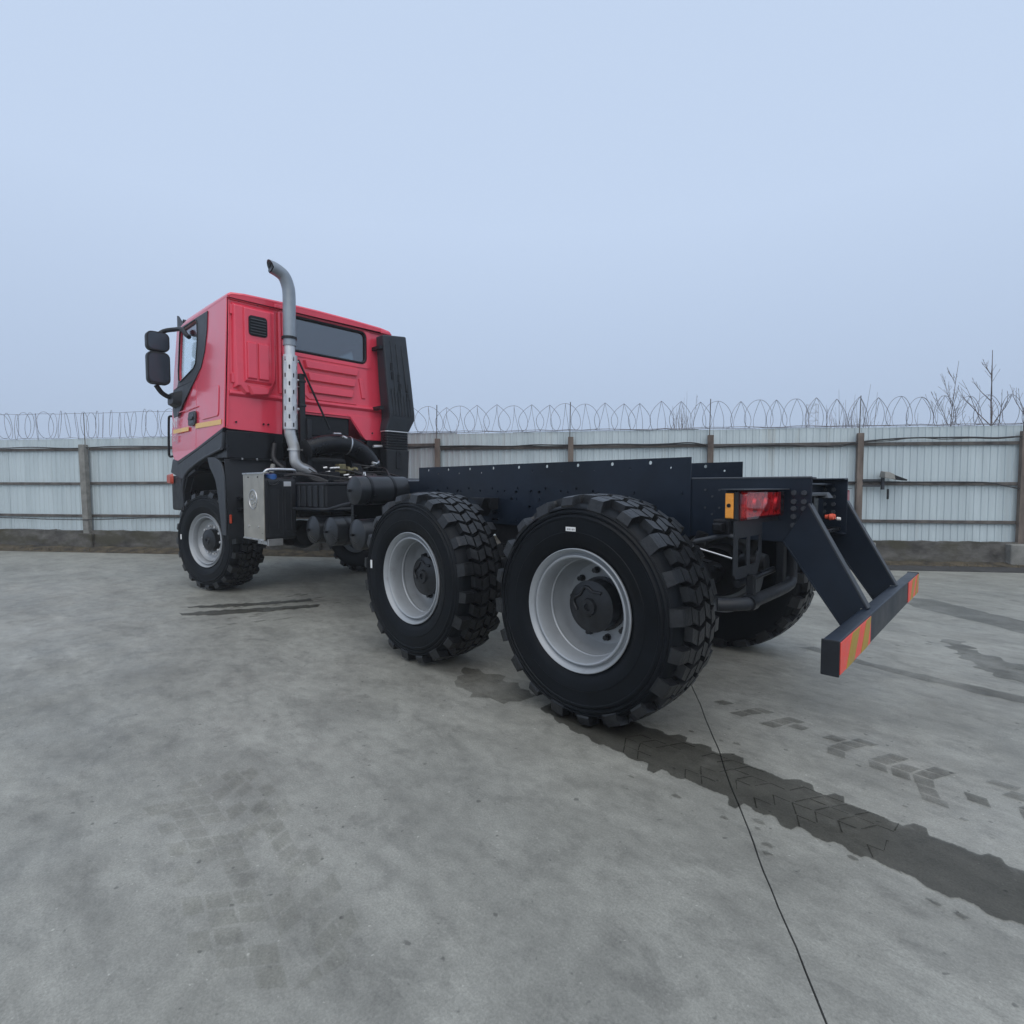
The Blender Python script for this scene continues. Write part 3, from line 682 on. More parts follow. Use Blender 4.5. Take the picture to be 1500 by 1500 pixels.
for wi, (we, spin) in enumerate(wheels):
    M = Matrix.Translation(we.location) @ Matrix.Rotation(we.rotation_euler[2], 4, 'Z')
    for bi, (me, a) in enumerate(blocks):
        L = M @ Matrix.Rotation(a + spin, 4, 'Y'); c = L @ (sum((v_.co for v_ in me.vertices), Vector()) / len(me.vertices)); nrm = (L.to_3x3() @ Vector((0, 0, 1)))
        wv = me.vertices[1].co.y
        if abs(wv) > .14: nrm = (nrm + (L.to_3x3() @ Vector((0, math.copysign(1, wv), 0)))).normalized()
        to = CAM - c; vis = nrm.dot(to.normalized())
        cand.append(((-1 if vis < .02 else vis ** .5 / to.length ** 2) * (1 if wi < 3 else .05), wi, bi))
cand.sort(reverse=True)
single = set((w_, b) for _, w_, b in cand[:300])
for wi, (we, spin) in enumerate(wheels):
    gj = G()
    for bi, (me, a) in enumerate(blocks):
        rot = a + spin
        if (wi, bi) in single:
            o = link('tread_block', me, we); o.rotation_euler[1] = rot
        else:
            Q = Matrix.Rotation(rot, 4, 'Y'); gj.add([Q @ v_.co for v_ in me.vertices], [list(p.vertices) for p in me.polygons])
    obj('tread', gj, 'tread_rubber', we, fix=False, kind='stuff')

# ---- frame
ZT, ZB = 1.434, 1.066
for sg in (1, -1):
    y = .43 * sg
    g = G().box(-1.0, 7.2, min(y, y - .009 * sg), max(y, y - .009 * sg), ZB, ZT)
    for z_ in (ZB + .0045, ZT - .0045):
        g.box(-1.0, 7.2, min(y - .010 * sg, y - .09 * sg), max(y - .010 * sg, y - .09 * sg), z_ - .0045, z_ + .0045)
    rl = T('frame_rail', g, 'frame_paint', bevel=.0042)
    bb = G()
    for col in (-.911, -.963):
        for z_ in (1.346, 1.297, 1.258, 1.213, 1.164): bolt_g(bb, (col, y, z_), 'y' if sg > 0 else '-y', .0145, .014, 8)
    for i in range(11):
        for z_ in (1.36, 1.25): bolt_g(bb, (-.40 - .045 * i if i < 9 else -.6, y, z_ - .04 * (i % 2)), 'y' if sg > 0 else '-y', .007, .006)
    for z_ in (1.36, 1.312, 1.262, 1.21): 
        for u in (-.92, -.865, -.81): bolt_g(bb, (u, y - .009 * sg, z_), '-y' if sg > 0 else 'y', .014, .012)
    T('frame_bolts', bb, 'grey_plastic', rl, kind='stuff')
    T('rail_highlight', G().tube([(-.998, y - .005 * sg, ZT - .004), (-.31, y - .005 * sg, ZT - .004)], .0075, 10), 'grey_plastic', rl, smooth=60)  # paler rounded tube added to stand in for the sky highlight on the rail
    # mounting plate standing above the rail, with holes through its upper edge
    u0, u1 = -.309, 2.518
    us, holes = [u0], {}
    hc = [(-.173 + .1495 * i) for i in range(18)]
    for i, c in enumerate(hc[:-1]): us.append((c + hc[i + 1]) / 2)
    us.append(u1)
    zs = [1.062, 1.30, 1.42, 1.48, 1.568]
    for i, c in enumerate(hc):
        holes[(i, 3)] = (c, (1.540 if i % 2 else 1.503), .013 if i % 2 else .008, .013 if i % 2 else .008)
        if i > 3: holes[(i, 1)] = (c + .01, 1.366 if i % 2 else 1.345, .010, .010)
    yo = .434 if sg > 0 else -.442
    pl = T('mounting_plate', G().holed(us, zs, holes, lambda u, z_, d: (u, yo + d, z_), 0, .008), 'frame_paint', fix=False)
    T('plate_edge', G().box(u0 - .0005, u0, yo, yo + .008, 1.062, 1.568).box(u0, u1, yo, yo + .008, 1.568, 1.5685), 'frame_paint', pl)
    pb = G()
    for i in range(60):
        u = random.choice([.1, .25, .4, .62, .9, 1.05, 1.2, 1.42, 1.6, 1.9, 2.2, -.15, -.25]) + random.choice((0, .05)); z_ = random.choice((1.10, 1.16, 1.22, 1.28, 1.34))
        bolt_g(pb, (u, (yo + .008) if sg > 0 else yo, z_), 'y' if sg > 0 else '-y', .010, .009)
    T('plate_bolts', pb, 'frame_paint', pl, kind='stuff')
    # rear brace: channel with flanges, from rail end down to the under-run bar
    fn = YP(.445 * sg if sg > 0 else -.445)
    web = [(-.985, 1.285), (-1.272, .7485), (-1.2455, .7485), (-1.2455, .602), (-1.193, .602), (-.868, 1.075)]
    br = T('brace', G().ext(web, fn, -.004, .004), 'frame_paint', bevel=.002)
    def flange(a, b, wd, th):
        a, b = Vector((a[0], a[1])), Vector((b[0], b[1])); d = (b - a).normalized(); nn = Vector((-d.y, d.x)) * th
        return G().hexa([fn(a.x, a.y, -wd), fn(b.x, b.y, -wd), fn(b.x + nn.x, b.y + nn.y, -wd), fn(a.x + nn.x, a.y + nn.y, -wd)], [fn(a.x, a.y, .006), fn(b.x, b.y, .006), fn(b.x + nn.x, b.y + nn.y, .006), fn(a.x + nn.x, a.y + nn.y, .006)])
    T('flange', flange((-.985, 1.285), (-1.272, .7485), .06, -.009), 'grey_plastic', br, bevel=.002)
    T('flange', flange((-.868, 1.075), (-1.193, .602), .06, .009), 'frame_paint', br, bevel=.002)
# cross-members
for u in (-.86, .8, 2.9, 4.4): T('cross_member', G().box(u, u + .10, -.42, .42, 1.12, 1.40).box(u - .06, u + .16, -.42, .42, 1.39, 1.40), 'frame_paint', bevel=.004)
T('tow_hook', G().box(-.97, -.86, -.08, .36, 1.325, 1.345).hexa([(-.99, -.1, 1.31), (-.88, -.1, 1.31), (-.88, .02, 1.31), (-.99, .02, 1.31)], [(-.97, -.08, 1.345), (-.9, -.08, 1.345), (-.9, .0, 1.345), (-.97, .0, 1.345)]), 'grey_plastic', bevel=.004)
T('tow_bracket', G().box(-.93, -.88, .0, .10, 1.10, 1.33).box(-.98, -.86, -.36, .36, 1.09, 1.115), 'black', bevel=.004)
for v_ in (-.22, -.27): T('air_coupling', G().lathe([(0, 0), (0, .016), (.02, .021), (.03, .013), (.045, .014), (.055, 0)], 14, (-.965, v_, 1.185), 'x'), 'orange_red', smooth=40)
T('air_coupling', G().lathe([(0, 0), (0, .010), (.02, .012), (.03, 0)], 12, (-.985, -.32, 1.17), 'x'), 'white', smooth=40)
# under-run bar with warning panels
ub = T('underrun_bar', G().box(-1.31, -1.246, -1.205, 1.205, .600, .746), 'frame_paint', bevel=.006)
T('end_cap', G().box(-1.3125, -1.2435, 1.2055, 1.213, .598, .749), 'plastic', ub, bevel=.006)
T('end_cap', G().box(-1.3125, -1.2435, -1.213, -1.2055, .598, .749), 'plastic', ub, bevel=.006)
for y0, y1 in ((.575, 1.198), (-1.198, -.70)):
    T('warning_panel', G().box(-1.3135, -1.3105, y0, y1, .606, .740), 'warn_red', ub)
    L = y1 - y0
    for k in range(2):
        a = y0 + L * (.12 + .47 * k); wd = L * .24
        sk = .11
        T('warning_stripe', G().prism([(-1.3137, a, .606), (-1.3137, a + wd, .606), (-1.3137, a + wd - sk, .740), (-1.3137, a - sk if a - sk > y0 else y0, .740)], [(-1.3150, a, .606), (-1.3150, a + wd, .606), (-1.3150, a + wd - sk, .740), (-1.3150, a - sk if a - sk > y0 else y0, .740)]), 'olive', ub)
# tail lamps, brackets and loop of tube
for sg in (1, -1):
    Y = lambda a: a * sg
    def bx(x0, x1, a, b, z0, z1): return G().box(x0, x1, min(a * sg, b * sg), max(a * sg, b * sg), z0, z1)
    tlmp = T('tail_lamp', bx(-.855, -.79, .50, 1.115, 1.214, 1.362), 'plastic', bevel=.012)
    yy = sorted((.505 * sg, 1.09 * sg))
    T('lamp_core', G().box(-.868, -.856, yy[0] + .02, yy[1] - .02, 1.23, 1.35), 'lamp_core', tlmp)
    rf = G()
    for a in (.60, .76, .92): rf.lathe([(-.012, .0), (-.012, .030), (0.004, .045), (.004, 0)], 20, (-.868, a * sg, 1.29), 'x')
    T('reflector', rf, 'steel', tlmp, smooth=40)
    pol = rrect(yy[0], yy[1], 1.216, 1.360, .022)
    T('lens', G().prism([(-.857, p, q) for p, q in pol], [(-.884, p + ((yy[0] + yy[1]) / 2 - p) * .035, q + (1.288 - q) * .09) for p, q in pol]), 'lens_red', tlmp, smooth=40)
    yo = 1.1155 * sg
    T('side_marker', G().hexa([(-.838, yo, 1.226), (-.797, yo, 1.226), (-.797, yo, 1.350), (-.838, yo, 1.350)], [(-.834, yo + .012 * sg, 1.230), (-.801, yo + .012 * sg, 1.230), (-.801, yo + .012 * sg, 1.346), (-.834, yo + .012 * sg, 1.346)]), 'amber', tlmp, bevel=.003)
    T('marker_bulb', G().lathe([(0, .010), (.004 * sg, .009), (.004 * sg, 0)], 12, (-.818, yo + .0122 * sg, 1.290)), 'black', tlmp)
    T('lamp_shelf', bx(-.89, -.78, .44, 1.13, 1.364, 1.369), 'grey_plastic', tlmp, bevel=.001)
    br = T('lamp_bracket', G().plate([(1.12, 1.215), (1.12, .955), (1.09, .93), (.80, .93), (.74, 1.03), (.74, 1.215)], [[(1.07, 1.13), (1.07, .985), (.95, .985), (.95, 1.13)], [(.91, 1.13), (.91, .985), (.82, .985), (.78, 1.05), (.78, 1.13)]], lambda v_, z_, d: (-.845 + d, v_ * sg, z_), 0, .006), 'plastic')
    T('bracket_arm', bx(-.835, -.80, .44, .75, 1.19, 1.215), 'plastic', br, bevel=.003)
    T('hanger', bx(-.875, -.84, .90, .94, .80, .94), 'black', br, bevel=.004)
    T('hanger', bx(-.86, -.82, .36, .42, .80, 1.08), 'black', br, bevel=.004)
    T('tube_loop', G().tube(spline([(-.76, 1.10 * sg, .80), (-.785, 1.085 * sg, .80), (-.825, 1.045 * sg, .80), (-.862, .97 * sg, .80), (-.862, .80 * sg, .80), (-.860, .40 * sg, .80), (-.857, .27 * sg, .815), (-.85, .235 * sg, .87), (-.84, .23 * sg, 1.08)], 6), .033, 14), 'plastic', smooth=60)
    T('tube_clamp', G().tube([(-.862, .98 * sg, .80), (-.862, .91 * sg, .80)], .041, 14), 'black', smooth=50)
    T('cross_tube', G().tube([(-.80, .40 * sg, .90), (-.80, .95 * sg, .885)], .018, 10), 'black', smooth=60)
# ---- axles, springs, drive shaft
for u, sg0 in ((0, 1), (1.594, 1), (6.024, 1)):
    ax = T('axle', G().tube([(u, -.84, RT), (u, -.35, RT), (u, -.24, RT), (u, .24, RT), (u, .35, RT), (u, .84, RT)], [.085, .095, .16, .16, .095, .085], 18), 'engine', smooth=50)
    T('differential', G().lathe([(-.24, 0), (-.24, .08), (-.2, .17), (-.08, .21), (.08, .21), (.2, .17), (.26, .09), (.26, 0)], 20, (u, 0, RT), 'x'), 'engine', ax, smooth=40)
    for s_ in (1, -1):
        T('brake_drum', G().lathe([(.70 * s_, .0), (.70 * s_, .20), (.80 * s_, .22), (.90 * s_, .22), (.90 * s_, 0)], 28, (u, 0, RT)), 'engine', ax, smooth=40)
for sg in (1, -1):
    sp_ = None
    for k in range(9):
        hl = .24 + k * .082; z_ = 1.02 - k * .021; bow = .02 + k * .012
        pts = [(.797 + hl * t, z_ - bow * t * t) for t in (-1, -.66, -.33, 0, .33, .66, 1)]
        lp = pts + [(a, b - .016) for a, b in pts[::-1]]
        o = T('spring_leaf', G().ext(lp, YP(.58 * sg), -.045, .045), 'plastic')
    T('suspension_bracket', G().plate([(.05, 1.062), (1.56, 1.062), (1.45, .93), (1.05, .60), (.55, .60), (.15, .93)], [], YP(.40 * sg), -.01, .01), 'engine', bevel=.004)
    T('spring_seat', G().box(.66, .94, .50 * sg - .0 if sg > 0 else -.66, .66 if sg > 0 else -.50, .60, .85), 'engine', bevel=.01)
    T('spring_clamp', G().box(.70, .89, .52 if sg > 0 else -.64, .64 if sg > 0 else -.52, 1.022, 1.05), 'black', bevel=.004)
    # bracket on the mounting plate
    ya = .445 if sg > 0 else -.445
    T('plate_bracket', G().ext([(1.40, 1.285), (1.66, 1.285), (1.62, 1.265), (1.46, 1.265), (1.41, 1.19)], YP(ya), 0, .10 * sg), 'plastic', bevel=.003)
    T('plate_bracket', G().ext([(1.41, 1.285), (1.425, 1.285), (1.52, 1.13), (1.505, 1.13)], YP(ya), 0.02 * sg, .16 * sg), 'plastic', bevel=.003)
    T('torque_rod', G().tube([(-.05, .30 * sg, .92), (.72, .32 * sg, .98)], .028, 10), 'engine', smooth=60)
    T('shock_absorber', G().tube([(-.30, .52 * sg, .70), (-.42, .50 * sg, 1.10)], .035, 12), 'engine', smooth=60)
    T('brake_chamber', G().lathe([(-.10, 0), (-.10, .07), (-.03, .085), (.0, .092), (.02, .085), (.09, .06), (.09, 0)], 20, (-.36, .55 * sg, .80), 'x'), 'engine', smooth=40)
T('drive_shaft', G().tube([(.25, 0, .72), (1.35, 0, .74)], .05, 12), 'engine', smooth=60)
T('drive_shaft', G().tube([(1.85, .05, .75), (3.5, .08, .95)], .055, 12), 'engine', smooth=60)
T('drive_shaft', G().tube([(4.0, -.1, .9), (5.8, -.1, .75)], .05, 12), 'engine', smooth=60)
# brake rod and levers seen between tyre and lamp
T('brake_lever', G().tube([(-.42, .62, 1.05), (-.60, .58, 1.10), (-.66, .57, 1.08)], .016, 8), 'grey_plastic', smooth=60)
T('brake_rod', G().tube([(-.40, .70, 1.04), (-.66, .66, .975)], .006, 8), 'steel', smooth=60)
T('valve_block', G().box(-.62, -.52, .46, .60, 1.10, 1.19).box(-.60, -.54, .6, .66, 1.12, 1.17), 'engine', bevel=.01)
for i in range(5):
    z_ = 1.13 + .03 * i
    T('air_line', G().tube(spline([(-.95 + .02 * i, .36 - .02 * i, z_ + .05), (-.5, .38, z_ + .04 * math.sin(i)), (-.1, .36 - .02 * i, z_ - .02), (.6, .37, z_)], 5), .009, 6), 'cable', smooth=60)
T('gearbox', G().hexa([(3.3, -.26, .78), (4.6, -.32, .72), (4.6, .32, .72), (3.3, .26, .78)], [(3.3, -.24, 1.28), (4.6, -.32, 1.5), (4.6, .32, 1.5), (3.3, .24, 1.28)]), 'engine', bevel=.06)
T('transfer_case', G().box(3.2, 3.75, -.36, .36, .62, 1.10), 'engine', bevel=.06)
eng = T('engine', G().box(5.3, 6.6, -.36, .36, .95, 1.80), 'engine', bevel=.06)
T('rocker_cover', G().box(5.4, 6.4, -.20, .20, 1.801, 1.95), 'engine', eng, bevel=.05)
# ---- air tanks, battery box, fluid tank
def air_tank(u, v0, v1, zc, r_, straps):
    d = .045
    t = T('air_tank', G().lathe([(v1 + d, 0), (v1 + d * .96, r_ * .25), (v1 + d * .75, r_ * .55), (v1 + d * .35, r_ * .86), (v1 + .006, r_ * .985), (v1 - .006, r_), (v0, r_), (v0 - d * .4, r_ * .85), (v0 - d, 0)], 36, (u, 0, zc)), 'tank_paint', smooth=45)
    T('drain_valve', G().tube([(u, v1 + d * .9, zc), (u, v1 + d + .03, zc)], .014, 10), 'black', t, smooth=50)
    for y in straps: T('strap', G().lathe([(-.014, r_ + .001), (-.014, r_ + .005), (.014, r_ + .005), (.014, r_ + .001)], 36, (u, y, zc), closed=True), 'black', t, smooth=40)
    return t
air_tank(2.83, .42, .975, 1.345, .14, (.86, .60))
for u in (3.70, 3.32, 2.80): air_tank(u, .40, .965, .918, .150, (.84,))
T('tank_hanger', G().box(2.95, 3.0, .45, .92, 1.02, 1.2).box(2.60, 2.64, .45, .80, 1.02, 1.2), 'black', bevel=.004)
T('tank_carrier', G().box(2.7, 3.85, .44, .52, .78, 1.10), 'engine', bevel=.01)
for dv in (-.012, .012): T('strap_loop', G().tube([(2.83 + dv, .86, 1.485), (2.84 + dv, .86, 1.52), (2.86 + dv, .86, 1.487)], .006, 6), 'steel')
bt = T('battery_box', G().box(3.46, 4.13, .46, .945, 1.150, 1.425), 'plastic', bevel=.02)
T('lid', G().box(3.445, 4.145, .45, .956, 1.395, 1.428), 'plastic', bt, bevel=.012)
for i in range(5):
    u = 4.06 - i * .135
    T('rib', G().box(u - .040, u + .022, .944, .962, 1.16, 1.392), 'plastic', bt, bevel=.008)
T('tray', G().ext([(3.42, 1.135), (4.17, 1.12), (4.17, 1.145), (3.44, 1.16)], YP(.96), -.5, .02), 'plastic', bt, bevel=.006)
T('tray_arm', G().tube(spline([(3.5, .975, 1.14), (3.35, .96, 1.15), (3.1, .93, 1.20), (2.98, .9, 1.22)], 6), .018, 8), 'plastic', bt, smooth=60)
tk = T('fluid_tank', G().prism([(p, .87, q) for p, q in rrect(4.30, 4.86, .775, 1.485, .05)], [(p, 1.236, q) for p, q in rrect(4.30, 4.86, .775, 1.485, .05)]), 'plastic', bevel=.02)
T('tank_rib', G().box(4.292, 4.302, 1.02, 1.035, .83, 1.42).box(4.292, 4.302, 1.17, 1.185, .83, 1.40), 'plastic', tk, bevel=.003)
for y in (.93, 1.0, 1.08): T('tank_groove', G().tube(spline([(4.296, y, 1.35), (4.296, y, 1.0), (4.296, y - .01, .88), (4.296, y - .05, .865)], 5), .008, 8), 'plastic', tk, smooth=60)
cv = T('tread_plate', G().box(4.285, 4.865, 1.238, 1.252, .772, 1.54), 'tread_plate', bevel=.004)
for z_ in (.776, 1.530): T('rolled_edge', G().box(4.285, 4.865, 1.2525, 1.262, z_ - .006, z_ + .012), 'steel', cv, bevel=.003)
T('return_flange', G().box(4.283, 4.867, 1.19, 1.2375, 1.53, 1.541), 'tread_plate', cv)
pg = G()
for i in range(26):
    for j in range(40):
        u = 4.315 + i * .0205; z_ = .81 + j * .0178 + (.009 if i % 2 else 0)
        if (u - 4.575) ** 2 + (z_ - 1.235) ** 2 < .125 ** 2 or z_ > 1.50: continue
        pg.add([(u - .006, 1.2521, z_), (u + .006, 1.2521, z_), (u, 1.2521, z_ + .005), (u, 1.2521, z_ - .005), (u, 1.2545, z_)], [(0, 4, 2), (2, 4, 1), (1, 4, 3), (3, 4, 0)])
T('tread_pips', pg, 'tread_plate', cv, fix=False, kind='stuff')
em = T('emblem', G().lathe([(.0, .118), (.006, .116), (.007, .104), (.0, .102)], 40, (4.575, 1.2525, 1.235), closed=True), 'steel', cv, smooth=40)
eg = G()
for a in range(5): bolt_g(eg, (4.575 + .05 * math.sin(a * 1.257 + .3), 1.2525, 1.235 + .05 * math.cos(a * 1.257 + .3)), 'y', .017, .005, 10)
eg.box(4.53, 4.62, 1.2525, 1.256, 1.229, 1.241); T('emblem_mark', eg, 'steel', cv)
for u in (4.70, 4.43): T('cover_bolt', bolt_g(G(), (u, 1.2525, .925), 'y', .012, .01), 'steel', cv); T('cover_bolt', bolt_g(G(), (u, 1.2525, 1.49), 'y', .009, .006), 'black', cv)
T('foot_bracket', G().box(4.27, 4.55, 1.10, 1.22, .725, .770).box(4.262, 4.29, 1.05, 1.22, .715, .79), 'steel', bevel=.004)
T('filler_cap', G().lathe([(0, .0), (0, .060), (.012, .064), (.062, .060), (.072, .04), (.072, 0)], 20, (4.37, 1.13, 1.455), 'z'), 'blue_cap', tk, smooth=40)
T('filler_neck', G().lathe([(0, .05), (.06, .045), (.06, 0)], 18, (4.37, 1.13, 1.40), 'z'), 'plastic', tk, smooth=40)
T('filler_strap', G().tube(spline([(4.29, 1.20, 1.45), (4.27, 1.18, 1.40), (4.27, 1.12, 1.405), (4.28, 1.06, 1.45)], 5), .008, 6), 'black', tk, smooth=60)
T('step_rail', G().tube(spline([(4.32, 1.235, 1.52), (4.30, 1.20, 1.565), (4.30, 1.12, 1.575), (4.30, .98, 1.575), (4.30, .90, 1.572), (4.32, .87, 1.55), (4.36, .86, 1.50)], 6), .018, 10), 'steel', smooth=60)
T('data_label', G().box(4.2895, 4.291, .935, 1.02, 1.385, 1.44), 'aluminium', tk)
for i in range(3): T('coolant_hose', G().tube(spline([(4.32, 1.0 - .03 * i, 1.50), (4.30, .88 - .03 * i, 1.52 + .01 * i), (4.2, .70, 1.50 - .02 * i), (4.1, .58, 1.44)], 6), .015, 8), 'cable', smooth=60)
# ---- front mudguards, arch trim, bumper
for sg in (1, -1):
    def sx(u, z_, d): return (u, sg * (1.268 + d), z_)
    oi = [(5.46, 2.075), (6.54, 1.865), (7.33, 1.715), (7.60, 1.80), (7.72, 1.60), (7.22, 1.50), (7.05, 1.51), (6.88, 1.605), (6.62, 1.675), (6.18, 1.765), (5.50, 1.86)]
    T('arch_trim', G().plate(oi, [], sx, -.10, 0), 'grey_plastic', bevel=.012)
    T('arch_lip', G().tube(spline([sx(5.50, 1.86, 0), sx(6.18, 1.765, 0), sx(6.62, 1.675, 0), sx(6.88, 1.605, 0), sx(7.05, 1.51, 0), sx(7.16, 1.32, -.01), sx(7.20, 1.08, -.02)], 6), .018, 8), 'grey_plastic', smooth=60)
    pr = [(5.345, .72), (5.35, 1.0), (5.365, 1.3), (5.385, 1.52), (5.405, 1.73)]
    lp = pr + [(a + .012, b) for a, b in pr[::-1]]
    mg = T('mudguard', G().plate(lp, [], YP(0), .50 * sg, 1.268 * sg), 'plastic', smooth=40)
    lo = arcpts([(5.97, 1.765), (5.72, 1.755), (5.50, 1.69), (5.40, 1.55), (5.372, 1.3), (5.36, .77)], 4) + arcpts([(5.50, .77), (5.557, 1.04), (5.655, 1.39), (5.76, 1.53), (5.89, 1.63)], 4)
    T('mudguard_lip', G().plate(lo, [], YP(0), 1.271 * sg, 1.29 * sg), 'grey_plastic', mg, bevel=.005)
    ar = [(6.27 + .86 * math.cos(R(a)), .86 + .86 * math.sin(R(a))) for a in range(10, 171, 10)]
    T('arch_liner', G().plate(ar + [(6.27 + (p - 6.27) * 1.015, .86 + (q - .86) * 1.015) for p, q in ar[::-1]], [], YP(0), .50 * sg, 1.20 * sg), 'black', mg, smooth=40)
    T('inner_wall', G().box(5.42, 7.2, .50 * sg - .005, .50 * sg + .005, .95, 1.76), 'black', mg)
    T('side_reflector', G().box(5.33, 5.344, 1.235 * sg - .014, 1.235 * sg + .014, .92, 1.03), 'orange', mg, bevel=.006)
    T('mudguard_front', G().plate([(6.62, 1.60), (6.95, 1.52), (7.12, 1.30), (7.18, 1.02), (7.20, 1.02), (7.16, 1.34), (6.98, 1.56), (6.64, 1.63)], [], YP(0), .60 * sg, 1.25 * sg), 'plastic')
    T('corner_lamp', G().prism([sx(p, q, .005) for p, q in rrect(7.56, 7.80, 1.42, 1.58, .04)], [sx(p - .02, q, .045) for p, q in rrect(7.60, 7.78, 1.44, 1.56, .03)]), 'orange', smooth=40)
T('mudguard_seam', G().box(5.33, 5.40, .60, 1.20, 1.728, 1.736), 'plastic', bevel=.002)
sbg = G()
for y in (.72, .9, 1.08): bolt_g(sbg, (5.345, y, 1.733), '-x', .012, .012)
T('mudguard_bolts', sbg, 'nut', kind='stuff')
T('bumper', G().prism([(7.22, -1.25, 1.02), (7.75, -1.25, 1.02), (7.95, -1.0, 1.02), (7.95, 1.0, 1.02), (7.75, 1.25, 1.02), (7.22, 1.25, 1.02)], [(7.20, -1.26, 1.55), (7.72, -1.26, 1.55), (7.93, -1.0, 1.55), (7.93, 1.0, 1.55), (7.72, 1.26, 1.55), (7.20, 1.26, 1.55)]), 'plastic', bevel=.03)
T('air_line_bracket', G().box(5.22, 5.40, .95, 1.15, 1.22, 1.25).box(5.22, 5.40, .95, 1.15, 1.08, 1.11), 'black', bevel=.004)
for z_ in (1.17, 1.03): T('bracket_bolt', bolt_g(G(), (5.215, 1.10, z_), '-x', .014, .014), 'nut')
